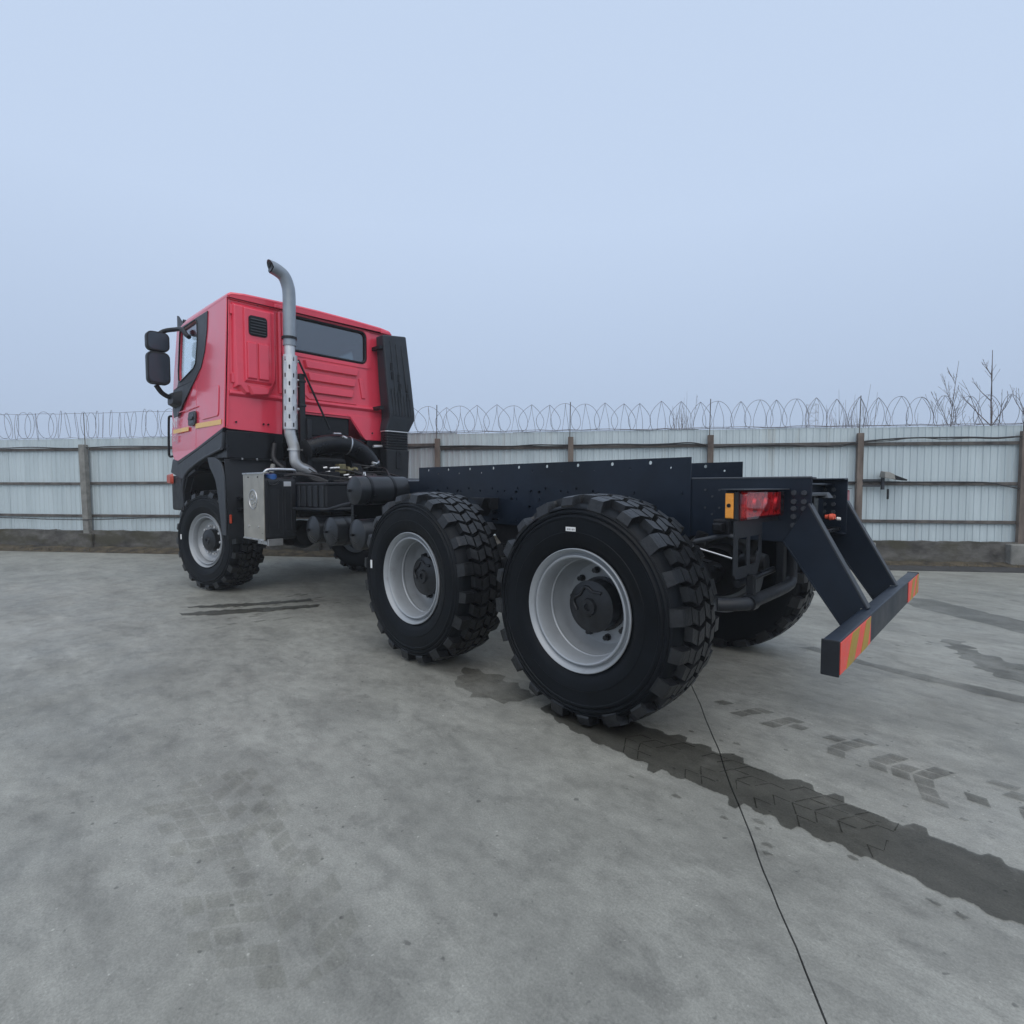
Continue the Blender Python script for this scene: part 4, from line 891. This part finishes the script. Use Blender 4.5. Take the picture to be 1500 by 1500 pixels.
# ---- cab
cab = empty('cab', (0, 0, 0), 0, truck)
def sy(z_): return 1.262 - .072 * min(1, max(0, (z_ - 2.2) / 1.6))
def Cb(name, g, m, **kw): return obj(name, g, m, cab, **kw)
win = arcpts([(6.50, 3.66), (6.46, 3.40), (6.51, 3.08)], 3) + arcpts([(6.60, 3.03), (7.0, 2.955), (7.22, 2.92)], 3) + [(7.28, 2.96), (7.30, 3.10), (7.27, 3.66), (7.22, 3.69), (6.56, 3.70)]
for sg in (1, -1):
    S = lambda u, z_, d, sg=sg: (u, sg * (sy(z_) + d - max(0, u - 7.35) ** 2 * .22), z_)
    rear_q = [(5.42, 2.125), (6.505, 1.905), (6.505, 2.84), (6.40, 2.90), (6.25, 3.05), (6.16, 3.3), (6.12, 3.745), (5.42, 3.745)]
    Cb('side_panel', G().plate(rear_q, [], S, -.03, 0), 'red', bevel=.004)
    door = [(6.517, 1.90), (7.34, 1.765), (7.60, 1.80), (7.78, 1.92), (7.80, 2.1), (7.765, 2.55), (7.70, 2.97), (7.50, 3.72), (7.36, 3.745), (6.132, 3.745), (6.172, 3.3), (6.26, 3.055), (6.41, 2.91), (6.517, 2.85)]
    dr = Cb('door', G().plate(door, [win], S, -.03, 0), 'red', bevel=.003)
    tr_ = [(6.09, 3.715), (6.10, 3.46), (6.17, 3.19), (6.30, 3.0), (6.56, 2.86), (7.0, 2.62), (7.31, 2.43), (7.52, 2.42), (7.62, 2.55), (7.60, 2.85), (7.36, 2.86), (7.31, 2.93), (7.34, 3.1), (7.305, 3.70), (7.2, 3.725)]
    T('window_trim', G().plate(tr_, [win], S, .0015, .012), 'grey_plastic', cab, bevel=.003)
    T('window_seal', G().tube([S(p, q, .014) for p, q in win], .010, 6, closed=True), 'black', cab, smooth=60)
    T('side_window', G().plate([(a, b) for a, b in win], [], S, -.018, -.013), 'glass', cab, fix=True)
    Cb('hatch', G().emboss(rrect(5.60, 6.24, 2.28, 2.68, .05), .006, .007, S, .0008), 'red', bevel=.002)
    Cb('door_crease', G().plate([(6.40, 2.475), (7.32, 2.47), (7.32, 2.485), (6.40, 2.49)], [], S, .001, .010), 'red', bevel=.004)
    hd = Cb('door_handle', G().plate(rrect(6.47, 6.765, 2.235, 2.43, .05), [], S, .001, .022), 'grey_plastic', bevel=.006)
    T('handle_recess', G().plate(rrect(6.52, 6.72, 2.26, 2.40, .03), [], S, .0225, .025), 'black', cab)
    T('handle_grip', G().plate(rrect(6.53, 6.71, 2.315, 2.355, .015), [], S, .026, .042), 'grey_plastic', cab, bevel=.004)
    for q in ([(7.58, 2.185), (6.80, 2.175), (6.80, 2.235), (7.58, 2.245)], [(6.495, 2.185), (5.50, 2.165), (5.50, 2.228), (6.495, 2.253)]):
        T('yellow_stripe', G().plate(q, [], S, .001, .004), 'yellow', cab)
    T('sill_trim', G().plate([(5.45, 2.075), (6.54, 1.865), (7.33, 1.715), (7.63, 1.79), (7.60, 1.80), (7.34, 1.765), (6.51, 1.905), (5.43, 2.12)], [], S, -.03, .008), 'black', cab, bevel=.004)
    # front corner
    for z0_, z1_ in ((1.85, 2.5),):
        T('corner_panel', G().plate([(7.60, 1.80), (7.9, 1.92), (7.92, 2.5), (7.765, 2.55), (7.80, 2.1), (7.78, 1.92)], [], lambda u, z_, d, sg=sg: (u, sg * (1.20 + d - max(0, u - 7.7) * .5), z_), -.04, 0), 'red', cab)
    # mirrors
    T('mirror_arm', G().tube(spline([S(6.80, 3.50, .02), S(6.86, 3.54, .04), S(7.0, 3.64, .06), S(7.20, 3.67, .10), S(7.32, 3.65, .20), S(7.34, 3.57, .29)], 6), .032, 10), 'plastic', cab, smooth=60)
    T('mirror_arm', G().tube(spline([S(7.42, 2.70, .0), S(7.40, 2.71, .10), S(7.38, 2.76, .20), S(7.36, 2.86, .28)], 6), .034, 10), 'plastic', cab, smooth=60)
    T('mirror_mount', G().prism([S(p, q, 0) for p, q in rrect(7.10, 7.56, 2.56, 2.80, .08)], [S(p, q, .10) for p, q in rrect(7.20, 7.50, 2.60, 2.76, .06)]), 'plastic', cab, smooth=40)
    def head(z0_, z1_, tw):
        a = rrect(.15, .44, z0_, z1_, .075); c = (.295, (z0_ + z1_) / 2)
        front = [S(7.33, q, p) for p, q in a]
        def at(p, q, u, k): p = c[0] + (p - c[0]) * k; q = c[1] + (q - c[1]) * k; return (u, sg * (1.20 + p), q)
        g = G(); n = len(a); rings = [[at(p, q, 7.24, .97) for p, q in a], [at(p, q, 7.26, 1) for p, q in a], [at(p, q, 7.34, 1) for p, q in a], [at(p, q, 7.42, .86) for p, q in a], [at(p, q, 7.46, .5) for p, q in a]]
        g.add([p for r_ in rings for p in r_], [tuple(range(n))[::-1], tuple(range(4 * n, 5 * n))] + [(i * n + k, i * n + (k + 1) % n, (i + 1) * n + (k + 1) % n, (i + 1) * n + k) for i in range(4) for k in range(n)])
        hh = T('mirror_housing', g, 'plastic', cab, smooth=45)
        T('mirror_glass', G().prism([at(p, q, 7.2395, .86) for p, q in a], [at(p, q, 7.236, .86) for p, q in a]), 'mirror', cab)
    if 'mirror' not in MATS: mat('mirror', (.035, .048, .066), .15, .0, .05)
    head(3.335, 3.61, 0); head(2.86, 3.325, 0)
    T('grab_handle', G().tube(spline([S(7.86, 1.86, -.02), S(7.93, 1.86, .03), S(7.93, 1.95, .04), S(7.92, 2.4, .04), S(7.90, 2.48, .03), S(7.84, 2.48, -.02)], 5), .017, 8), 'black', cab, smooth=60)
# rear wall
W = XP(5.42)
rw = [(-1.252, 2.13), (-1.20, 2.09), (-.75, 2.085), (-.66, 2.15), (-.50, 2.385), (.30, 2.39), (.52, 2.35), (.53, 2.085), (1.20, 2.11), (1.252, 2.13), (1.184, 3.745), (-1.184, 3.745)]
rwin = rrect(-.745, .47, 3.245, 3.685, .07)
Cb('rear_wall', G().plate(rw, [rwin], W, -.03, 0), 'red', bevel=.003)
T('rear_window', G().plate(rwin, [], W, -.020, -.014), 'dark_glass', cab)
T('rear_window_seal', G().tube([W(p, q, .006) for p, q in rrect(-.752, .477, 3.238, 3.692, .075)], .017, 8, closed=True), 'black', cab, smooth=60)
Cb('window_surround', G().plate(rrect(-.84, .56, 3.165, 3.74, .06), [rrect(-.775, .50, 3.215, 3.712, .09)], W, .0008, .014), 'red', bevel=.005)
for k, (a, b, z_) in enumerate(((.23, -.63, 3.075), (.19, -.585, 2.91), (.17, -.545, 2.745))):
    Cb('pressed_rib', G().emboss([(a, z_ + .052), (a - .03, z_ - .052), (b + .03, z_ - .052), (b, z_ + .052)], .013, .055, W, .0008), 'red', bevel=.006)
Cb('pressed_frame', G().emboss([(.26, 2.685), (.16, 2.60), (-.60, 2.60), (-.55, 2.66)], .01, .016, W, .0008), 'red', bevel=.004)
Cb('pressed_rib', G().emboss([(-.63, 3.0), (-.68, 2.70), (-.74, 2.70), (-.70, 3.0)], .010, .018, W, .0008), 'red', bevel=.004)
Cb('lower_ledge', G().prism([W(1.19, 2.60, .0008), W(-1.19, 2.60, .0008), W(-1.19, 2.52, .0008), W(1.19, 2.52, .0008)], [W(1.19, 2.585, .03), W(-1.19, 2.585, .03), W(-1.19, 2.555, .034), W(1.19, 2.555, .034)]), 'red', bevel=.006)
Cb('lower_band', G().plate([(-.74, 2.09), (-.62, 2.20), (-.47, 2.405), (-.44, 2.44), (-1.20, 2.44), (-1.20, 2.095)], [], W, .0008, .012), 'red', bevel=.004)
Cb('notch_lip', G().tube([W(.50, 2.43, .012), W(.30, 2.425, .012), W(-.48, 2.42, .012), W(-.62, 2.24, .012), W(-.70, 2.13, .012)], .011, 8), 'red', smooth=60)
for sg in (1, -1):
    if sg < 0: continue
    mp_ = [(p * sg, q) for p, q in ((1.145, 3.70), (.615, 3.70), (.595, 2.76), (.655, 2.63), (.70, 2.545), (1.02, 2.53), (1.10, 2.62), (1.145, 2.62))]
    Cb('corner_module', G().emboss(mp_, .04, .065, W, .0008), 'red', bevel=.008)
    Cb('module_panel', G().emboss([(p * sg, q) for p, q in ((1.03, 3.66), (.69, 3.66), (.69, 2.70), (1.03, 2.70))], .025, .035, W, .0655), 'red', bevel=.006)
    for a, b in ((1.0, .885), (.865, .735)):
        Cb('pressed_strip', G().emboss([(a * sg, 3.22), (b * sg, 3.22), (b * sg, 2.745), (a * sg, 2.745)], .014, .024, W, .1005), 'red', bevel=.004)
    Cb('module_foot', G().emboss([(p * sg, q) for p, q in ((1.0, 2.675), (.70, 2.675), (.72, 2.58), (.80, 2.55), (.95, 2.55))], .02, .035, W, .0655), 'red', bevel=.006)
    for a in (.555, .505): Cb('pillar_flute', G().emboss([((a + .016) * sg, 3.70), ((a - .016) * sg, 3.70), ((a - .016) * sg, 2.62), ((a + .016) * sg, 2.62)], .005, .022, W, .0155), 'red', bevel=.004)
    vt = T('vent', G().plate([(p * sg, q) for p, q in rrect(.745, .975, 3.30, 3.55, .04)], [], W, .1008, .113), 'black', cab, bevel=.004)
    for i in range(6):
        z_ = 3.325 + i * .036
        T('vent_slat', G().hexa([W(.765 * sg, z_, .1132), W(.955 * sg, z_, .1132), W(.955 * sg, z_ + .010, .1132), W(.765 * sg, z_ + .010, .1132)], [W(.765 * sg, z_ - .008, .128), W(.955 * sg, z_ - .008, .128), W(.955 * sg, z_ - .002, .128), W(.765 * sg, z_ - .002, .128)]), 'grey_plastic', cab)
    Cb('gutter_strip', G().plate([(1.16 * sg, 3.72), (1.175 * sg, 3.72), (1.225 * sg, 2.14), (1.205 * sg, 2.14)], [], W, .0008, .012), 'red', bevel=.004)
    for z_ in (3.6, 2.75): T('hinge', G().plate([(1.13 * sg, z_ + .06), (1.165 * sg, z_ + .06), (1.165 * sg, z_ - .06), (1.13 * sg, z_ - .06)], [], W, .0125, .03), 'red', cab, bevel=.004)
bb = G()
for a in (1.12, .78, .72, -.85, -1.05): bolt_g(bb, W(a, 2.2, .012), '-x', .013, .010)
for a in (-.80, -1.15): bolt_g(bb, W(a, 3.58, .0), '-x', .014, .008)
for a in (1.05, .82, .66): bolt_g(bb, W(a, 3.725, .0), '-x', .010, .006)
T('wall_bolts', bb, 'black', cab, kind='stuff')
# roof: lofted, with a lip over the rear wall
g = G(); sec = [(1.192, 3.735), (1.198, 3.755), (1.186, 3.785), (1.155, 3.808), (1.0, 3.828), (.5, 3.846), (0, 3.852)]
sec = sec + [(-a, b) for a, b in sec[-2::-1]]
st = [(5.378, 1.0, -.055), (5.372, 1.0, -.03), (5.385, 1.0, -.008), (5.45, 1.0, 0), (6.2, 1.0, .012), (7.0, .995, .02), (7.25, .99, .0), (7.40, .985, -.05), (7.46, .98, -.11)]
n = len(sec)
for u, k, dz in st: g.v += [(u, a * k, max(3.70, b + dz) if b > 3.76 else b) for a, b in sec]
g.f += [(i * n + j, i * n + j + 1, (i + 1) * n + j + 1, (i + 1) * n + j) for i in range(len(st) - 1) for j in range(n - 1)]
g.f += [tuple(range(n))[::-1], tuple((len(st) - 1) * n + j for j in range(n))]
Cb('roof', g, 'red', smooth=38)
Cb('roof_gutter', G().box(5.392, 5.42, -1.18, 1.18, 3.722, 3.742), 'red')
for a, b in ((.62, .40), (-1.0, -1.17)): Cb('roof_bracket', G().box(5.362, 5.40, min(a, b), max(a, b), 3.735, 3.785), 'red', bevel=.01)
T('windscreen', G().hexa([(7.76, -1.15, 2.56), (7.76, 1.15, 2.56), (7.755, 1.15, 2.56), (7.755, -1.15, 2.56)], [(7.45, -1.12, 3.72), (7.45, 1.12, 3.72), (7.445, 1.12, 3.72), (7.445, -1.12, 3.72)]), 'glass', cab)
Cb('front_panel', G().prism([(7.60, -1.2, 1.80), (7.9, -1.08, 1.80), (7.98, -.9, 1.80), (7.98, .9, 1.80), (7.9, 1.08, 1.80), (7.60, 1.2, 1.80)], [(7.60, -1.19, 2.55), (7.82, -1.08, 2.55), (7.84, -.9, 2.55), (7.84, .9, 2.55), (7.82, 1.08, 2.55), (7.60, 1.19, 2.55)]), 'red', bevel=.01)
T('sun_visor', G().hexa([(7.43, -1.02, 3.80), (7.43, 1.02, 3.80), (7.45, 1.02, 3.78), (7.45, -1.02, 3.78)], [(7.66, -1.06, 3.97), (7.66, 1.06, 3.97), (7.70, 1.08, 3.74), (7.70, -1.08, 3.74)]), 'plastic', cab, bevel=.006)
for sg in (1, -1): T('visor_end', G().plate([(7.36, 3.76), (7.50, 3.70), (7.72, 3.78), (7.72, 4.02)], [], YP(0), 1.09 * sg, 1.12 * sg), 'black', cab)
Cb('floor', G().box(5.46, 7.6, -1.22, 1.22, 2.05, 2.10), 'black')
T('underbody', G().box(5.405, 6.1, .53, 1.235, 1.74, 2.085).box(5.405, 6.1, -1.235, -.76, 1.74, 2.085).box(6.1, 7.3, -1.1, 1.1, 1.74, 2.04), 'black', cab, bevel=.01)
T('tunnel', G().box(5.47, 7.4, -.5, .45, 2.1, 2.5), 'black', cab, bevel=.02)
for sg in (1, -1):
    T('seat', G().box(6.15, 6.75, .62 * sg - .26, .62 * sg + .26, 2.35, 2.55).hexa([(5.95, .62 * sg - .25, 2.5), (6.15, .62 * sg - .25, 2.5), (6.15, .62 * sg + .25, 2.5), (5.95, .62 * sg + .25, 2.5)], [(5.80, .62 * sg - .22, 3.15), (5.92, .62 * sg - .22, 3.15), (5.92, .62 * sg + .22, 3.15), (5.80, .62 * sg + .22, 3.15)]), 'seat', cab, bevel=.05)
T('dashboard', G().box(7.2, 7.7, -1.15, 1.15, 2.1, 2.72), 'black', cab, bevel=.05)
T('steering_wheel', G().tube([(7.05 + .10 * math.sin(a), .62 + .23 * math.cos(a), 2.88 + .20 * math.sin(a)) for a in [2 * PI * i / 24 for i in range(24)]], .018, 8, closed=True), 'black', cab, smooth=60)
def text(s_, size, loc, m, name):
    cu = bpy.data.curves.new(name, 'FONT'); cu.body = s_; cu.size = size; cu.extrude = .0015; cu.offset = .004
    to = bpy.data.objects.new(name + '_src', cu); COL.objects.link(to)
    dg = bpy.context.evaluated_depsgraph_get(); me = bpy.data.meshes.new_from_object(to.evaluated_get(dg)); bpy.data.objects.remove(to)
    me.materials.clear(); me.materials.append(MATS[m]); o = link(name, me, cab)
    o.matrix_local = Matrix(((-1, 0, 0, loc[0]), (0, 0, 1, loc[1]), (0, 1, 0, loc[2]), (0, 0, 0, 1))); return o
text('NY', .20, (7.60, 1.262, 2.275), 'lettering', 'lettering')
text('SC', .13, (7.58, 1.262, 2.065), 'faded_lettering', 'lettering')
# ---- exhaust
ex = empty('exhaust_stack', (5.1, .56, 1.5), 0, truck)
def E_(name, g, m, **kw):
    g.v = [(p[0] - 5.1, p[1] - .56, p[2] - 1.5) for p in g.v]; return obj(name, g, m, ex, **kw)
top = spline([(5.1, .552, 3.20), (5.1, .549, 3.55), (5.1, .546, 3.84), (5.1, .56, 3.96), (5.1, .605, 4.065), (5.1, .68, 4.115), (5.1, .775, 4.145)], 6)
g = G(); nn = 20; sl = len(top)
P = top
g.tube(P, .079, nn, caps=False)
for k in range(nn):                                   # oblique mouth
    p = Vector(g.v[(sl - 1) * nn + k]); p.y += (p.z - 4.145) * .75; g.v[(sl - 1) * nn + k] = tuple(p)
E_('tailpipe', g, 'pipe_grey', smooth=60, fix=False)
E_('tailpipe_bore', G().tube([P[-1] + (P[-2] - P[-1]) * .3, P[-6]], .072, nn), 'black', smooth=60)
E_('clamp', G().lathe([(0, .082), (0, .094), (.028, .094), (.028, .082)], 24, (5.1, .553, 3.285), 'z', True), 'plastic', smooth=40)
E_('silencer_neck', G().tube([(5.1, .552, 3.30), (5.1, .553, 3.02)], .066, 24), 'aluminium', smooth=60)
E_('inner_pipe', G().tube([(5.1, .555, 3.06), (5.1, .572, 2.10)], .060, 16), 'black', smooth=60)
ncol = 9; us = [i * .58 for i in range(ncol + 1)]; nrow = 9; zs = [2.125 + i * (3.075 - 2.125) / nrow for i in range(nrow + 1)]; hl = {}
for i in range(ncol):
    for j in range(nrow):
        if (i + j) % 2 == 0: hl[(i, j)] = ((us[i] + us[i + 1]) / 2, (zs[j] + zs[j + 1]) / 2, .105, .029)
fine = [i * .29 for i in range(2 * ncol + 1)]
a0 = R(110) 
def wrap(a, z_, d): t = a0 - .1 + a; return (5.1 + (.092 + d) * math.cos(t), .572 - (z_ - 2.1) * .018 + (.092 + d) * math.sin(t), z_)
E_('heat_shield', G().holed(us, zs, hl, wrap, -.002, .002, False), 'aluminium', fix=True)
E_('down_pipe', G().tube(spline([(5.1, .572, 2.13), (5.1, .565, 2.06), (5.1, .54, 1.97), (5.1, .515, 1.88), (5.1, .512, 1.76), (5.1, .495, 1.69), (5.1, .44, 1.64), (5.1, .36, 1.61), (5.1, .28, 1.555), (5.1, .25, 1.48)], 6), .070, 20), 'aluminium', smooth=60)
E_('clamp', G().lathe([(0, .072), (0, .084), (.022, .084), (.022, .072)], 24, (5.1, .517, 1.852), 'z', True), 'aluminium', smooth=40)
E_('clamp_bolt', G().tube([(5.07, .62, 1.863), (5.07, .41, 1.863)], .010, 8), 'aluminium')
for z_ in (3.02, 2.78, 2.4): E_('shield_bolt', G().tube([(5.12, .46, z_), (5.12, .432, z_)], .014, 8), 'nut')
for z_ in (2.70, 2.42): E_('stay', G().tube([(5.13, .50, z_), (5.15, .36, z_)], .006, 6), 'steel')
T('support_mast', G().box(5.13, 5.20, .335, .415, 1.60, 2.88).box(5.12, 5.21, .325, .425, 2.76, 2.80).box(5.12, 5.21, .325, .425, 2.44, 2.48), 'plastic', bevel=.012)
T('support_mast', G().box(5.08, 5.13, .28, .34, 1.55, 2.28), 'plastic', bevel=.006)
T('strut', G().tube([(5.12, .43, 3.05), (5.08, .02, 2.165)], .014, 8), 'black', smooth=60)
# ---- air intake
sn = empty('air_intake', (5.2, -1.2, 1.6), 0, truck)
def I_(name, g, m, **kw):
    g.v = [(p[0] - 5.2, p[1] + 1.2, p[2] - 1.6) for p in g.v]; return obj(name, g, m, sn, **kw)
def sec4(v0, v1, x0, x1, z_, dz=0): return [(x0, v1, z_), (x0, v0, z_), (x1, v0, z_), (x1, v1, z_)]
g = G()
rings = [sec4(-.905, -1.325, 5.17, 5.37, 3.66), sec4(-.94, -1.40, 5.14, 5.37, 3.0), sec4(-.985, -1.455, 5.13, 5.37, 2.50), sec4(-.985, -1.455, 5.14, 5.37, 2.42), sec4(-.94, -1.37, 5.18, 5.36, 2.235)]
rings[0] = [(x, y, z_ + (.05 if y < -1.1 else 0)) for x, y, z_ in rings[0]]
g.add([p for r_ in rings for p in r_], [(0, 1, 2, 3), (16, 17, 18, 19)] + [(i * 4 + k, i * 4 + (k + 1) % 4, (i + 1) * 4 + (k + 1) % 4, (i + 1) * 4 + k) for i in range(4) for k in range(4)])
I_('intake_box', g, 'intake_plastic', bevel=.022)
def face(t, z_):     # point on the rear face: t 0..1 across
    k = (3.66 - z_) / 1.16; v0 = -.905 - .08 * k; v1 = -1.325 - .13 * k; x = 5.17 - .045 * min(1, k * 1.5) + .0; return Vector((x, v0 + (v1 - v0) * t, z_))
for t, z0_, z1_ in ((.28, 3.58, 2.62), (.50, 3.55, 2.75), (.74, 3.55, 2.9)):
    a, b = face(t, z0_), face(t, z1_); I_('ridge', G().tube([a, (a + b) / 2 + Vector((-.002, 0, 0)), b],   .013, 6), 'intake_plastic', smooth=60)
for t, z_ in ((.22, 3.2), (.22, 3.06), (.48, 3.04), (.48, 2.9), (.76, 2.90), (.76, 2.76)):
    a = face(t, z_); I_('slot', G().box(a.x - .006, a.x + .01, a.y - .022, a.y + .022, z_ - .06, z_ + .06), 'black', bevel=.004)
for i in range(7):
    t = .16 + .115 * i; a, b = face(t, 2.86 - .02 * i), face(t, 2.47); I_('ridge', G().tube([a + Vector((.002, 0, 0)), b + Vector((.002, 0, 0))], .013, 6), 'intake_plastic', smooth=60)
for i in range(7):
    z_ = 2.215 - i * .04
    I_('bellows_fold', G().prism([(p, q, z_ - .015) for p, q in rrect(5.17, 5.36, -1.365, -.945, .06, 4)], [(p, q, z_ + .013) for p, q in rrect(5.17, 5.36, -1.365, -.945, .06, 4)]), 'black', bevel=.008)
I_('bellows_core', G().box(5.19, 5.34, -1.35, -.96, 1.95, 2.24), 'black')
I_('band', G().prism([(p, q, 2.222) for p, q in rrect(5.166, 5.364, -1.372, -.94, .06, 4)], [(p, q, 2.236) for p, q in rrect(5.166, 5.364, -1.372, -.94, .06, 4)]), 'aluminium')
I_('lower_duct', G().hexa([(5.19, -1.36, 1.50), (5.34, -1.36, 1.50), (5.34, -.98, 1.50), (5.19, -.98, 1.50)], [(5.17, -1.37, 1.955), (5.36, -1.37, 1.955), (5.36, -.945, 1.955), (5.17, -.945, 1.955)]), 'plastic', bevel=.02)
I_('duct_rib', G().box(5.165, 5.185, -1.20, -1.12, 1.66, 1.94), 'black', bevel=.004)
for z_ in (3.45, 2.55): I_('wall_bracket', G().box(5.20, 5.41, -.93, -.86, z_, z_ + .05), 'black', bevel=.004)
ip = spline([(4.95, .42, 1.87), (4.95, .22, 1.93), (4.95, .0, 1.965), (4.95, -.2, 1.945), (4.95, -.38, 1.865), (4.95, -.50, 1.75), (4.95, -.55, 1.66)], 6)
hs = T('intake_hose', G().tube(ip, .128, 24), 'black', smooth=60)
bl = []; br_ = []
for i in range(31):
    t = i / 30; bl.append((4.95, -.55 - .06 * t, 1.68 - .25 * t)); br_.append(.122 + .009 * math.cos(i * PI))
T('bellows', G().tube(bl, br_, 24), 'black', hs, smooth=60)
def band(idx, r_):
    t = (ip[idx + 1] - ip[idx - 1]).normalized(); return G().tube([ip[idx] - t * .009, ip[idx] + t * .009], r_, 28)
T('hose_clamp', band(17, .132), 'steel', hs, smooth=40)
T('hose_clamp', band(33, .134), 'steel', hs, smooth=40)
T('clamp_screw', G().tube([(4.86, .09, 2.09), (4.86, -.02, 2.095)], .014, 8), 'steel', hs)
T('clamp_screw', G().tube([(4.85, -.04, 2.06), (4.85, -.10, 2.04)], .017, 8), 'nut', hs)
# ---- clutter behind the cab
T('cab_mount', G().box(5.0, 5.25, -.85, .85, 1.42, 1.56), 'black', bevel=.01)
T('brass_valve', G().lathe([(0, 0), (0, .05), (.05, .05), (.06, .035), (.10, .035), (.11, .055), (.14, .055), (.16, .03), (.22, .025), (.22, 0)], 16, (4.72, -.16, 1.60), 'y'), 'brass', smooth=40)
T('valve_body', G().box(4.66, 4.78, .02, .12, 1.55, 1.68), 'brass', bevel=.01)
for i, (a, b, z_) in enumerate(((.24, .12, 1.62), (.30, .25, 1.56), (.05, -.02, 1.53), (-.02, -.10, 1.50), (.18, .13, 1.50), (-.45, -.38, 1.7), (.33, .29, 1.62))):
    T('fitting', G().tube([(4.68, a, z_), (4.66, b, z_ + .01)], .014 + .004 * (i % 2), 8), 'nut', smooth=50)
rnd = random.Random(4)
for i in range(18):
    y0 = rnd.uniform(-.5, .42); z_ = rnd.uniform(1.42, 1.62)
    T('air_line', G().tube(spline([(4.9, y0, z_ + .08), (4.7, y0 + rnd.uniform(-.2, .2), z_ + rnd.uniform(-.02, .08)), (4.4, y0 + rnd.uniform(-.3, .2), z_), (3.9, rnd.uniform(-.35, .35), 1.40)], 5), rnd.choice((.009, .012, .018)), 6), 'cable', smooth=60)
for i in range(9):
    a, b, c = rnd.uniform(4.3, 4.8), rnd.uniform(-.4, .35), rnd.uniform(1.38, 1.5); s_ = rnd.uniform(.05, .12)
    T('valve_block', G().box(a, a + s_, b, b + s_ * 1.3, c, c + s_), 'engine', bevel=.01)
T('steering_hose', G().tube(spline([(5.2, .62, 1.62), (5.3, .7, 1.75), (5.36, .66, 1.95)], 6), .03, 10), 'cable', smooth=60)
T('filter', G().tube([(5.2, .78, 1.55), (5.28, .72, 1.66)], .03, 12), 'concrete_post', smooth=50)
T('deck_plate', G().box(2.6, 3.6, -.42, .42, 1.436, 1.444), 'pipe_grey', bevel=.002)
T('cab_latch', G().tube([(5.30, -.80, 1.99), (5.30, -.95, 2.0)], .022, 10), 'aluminium', smooth=50)
T('tail_support', G().hexa([(4.4, -1.1, 1.45), (4.5, -1.1, 1.45), (4.5, -.4, 1.45), (4.4, -.4, 1.45)], [(4.5, -1.1, 1.50), (4.56, -1.1, 1.50), (4.56, -.4, 1.50), (4.5, -.4, 1.50)]), 'black')
T('spare_tank', G().box(3.0, 4.6, -1.22, -.55, .80, 1.42), 'plastic', bevel=.04, label='black tank on the far side of the frame')

# ------------------------------------------------------------------ haze
hz = bpy.data.materials.new('haze'); hz.use_nodes = True; n = hz.node_tree.nodes; n.remove(n['Principled BSDF'])
pv = n.new('ShaderNodeVolumePrincipled'); pv.inputs['Color'].default_value = (.93, .96, 1, 1); pv.inputs['Density'].default_value = .0020
hz.node_tree.links.new(pv.outputs[0], n['Material Output'].inputs['Volume'])
MATS['haze'] = hz
obj('haze', G().box(-155, 155, -155, 155, -1.1, 10.6), 'haze', kind='stuff', label='pale thin fog filling the whole yard')
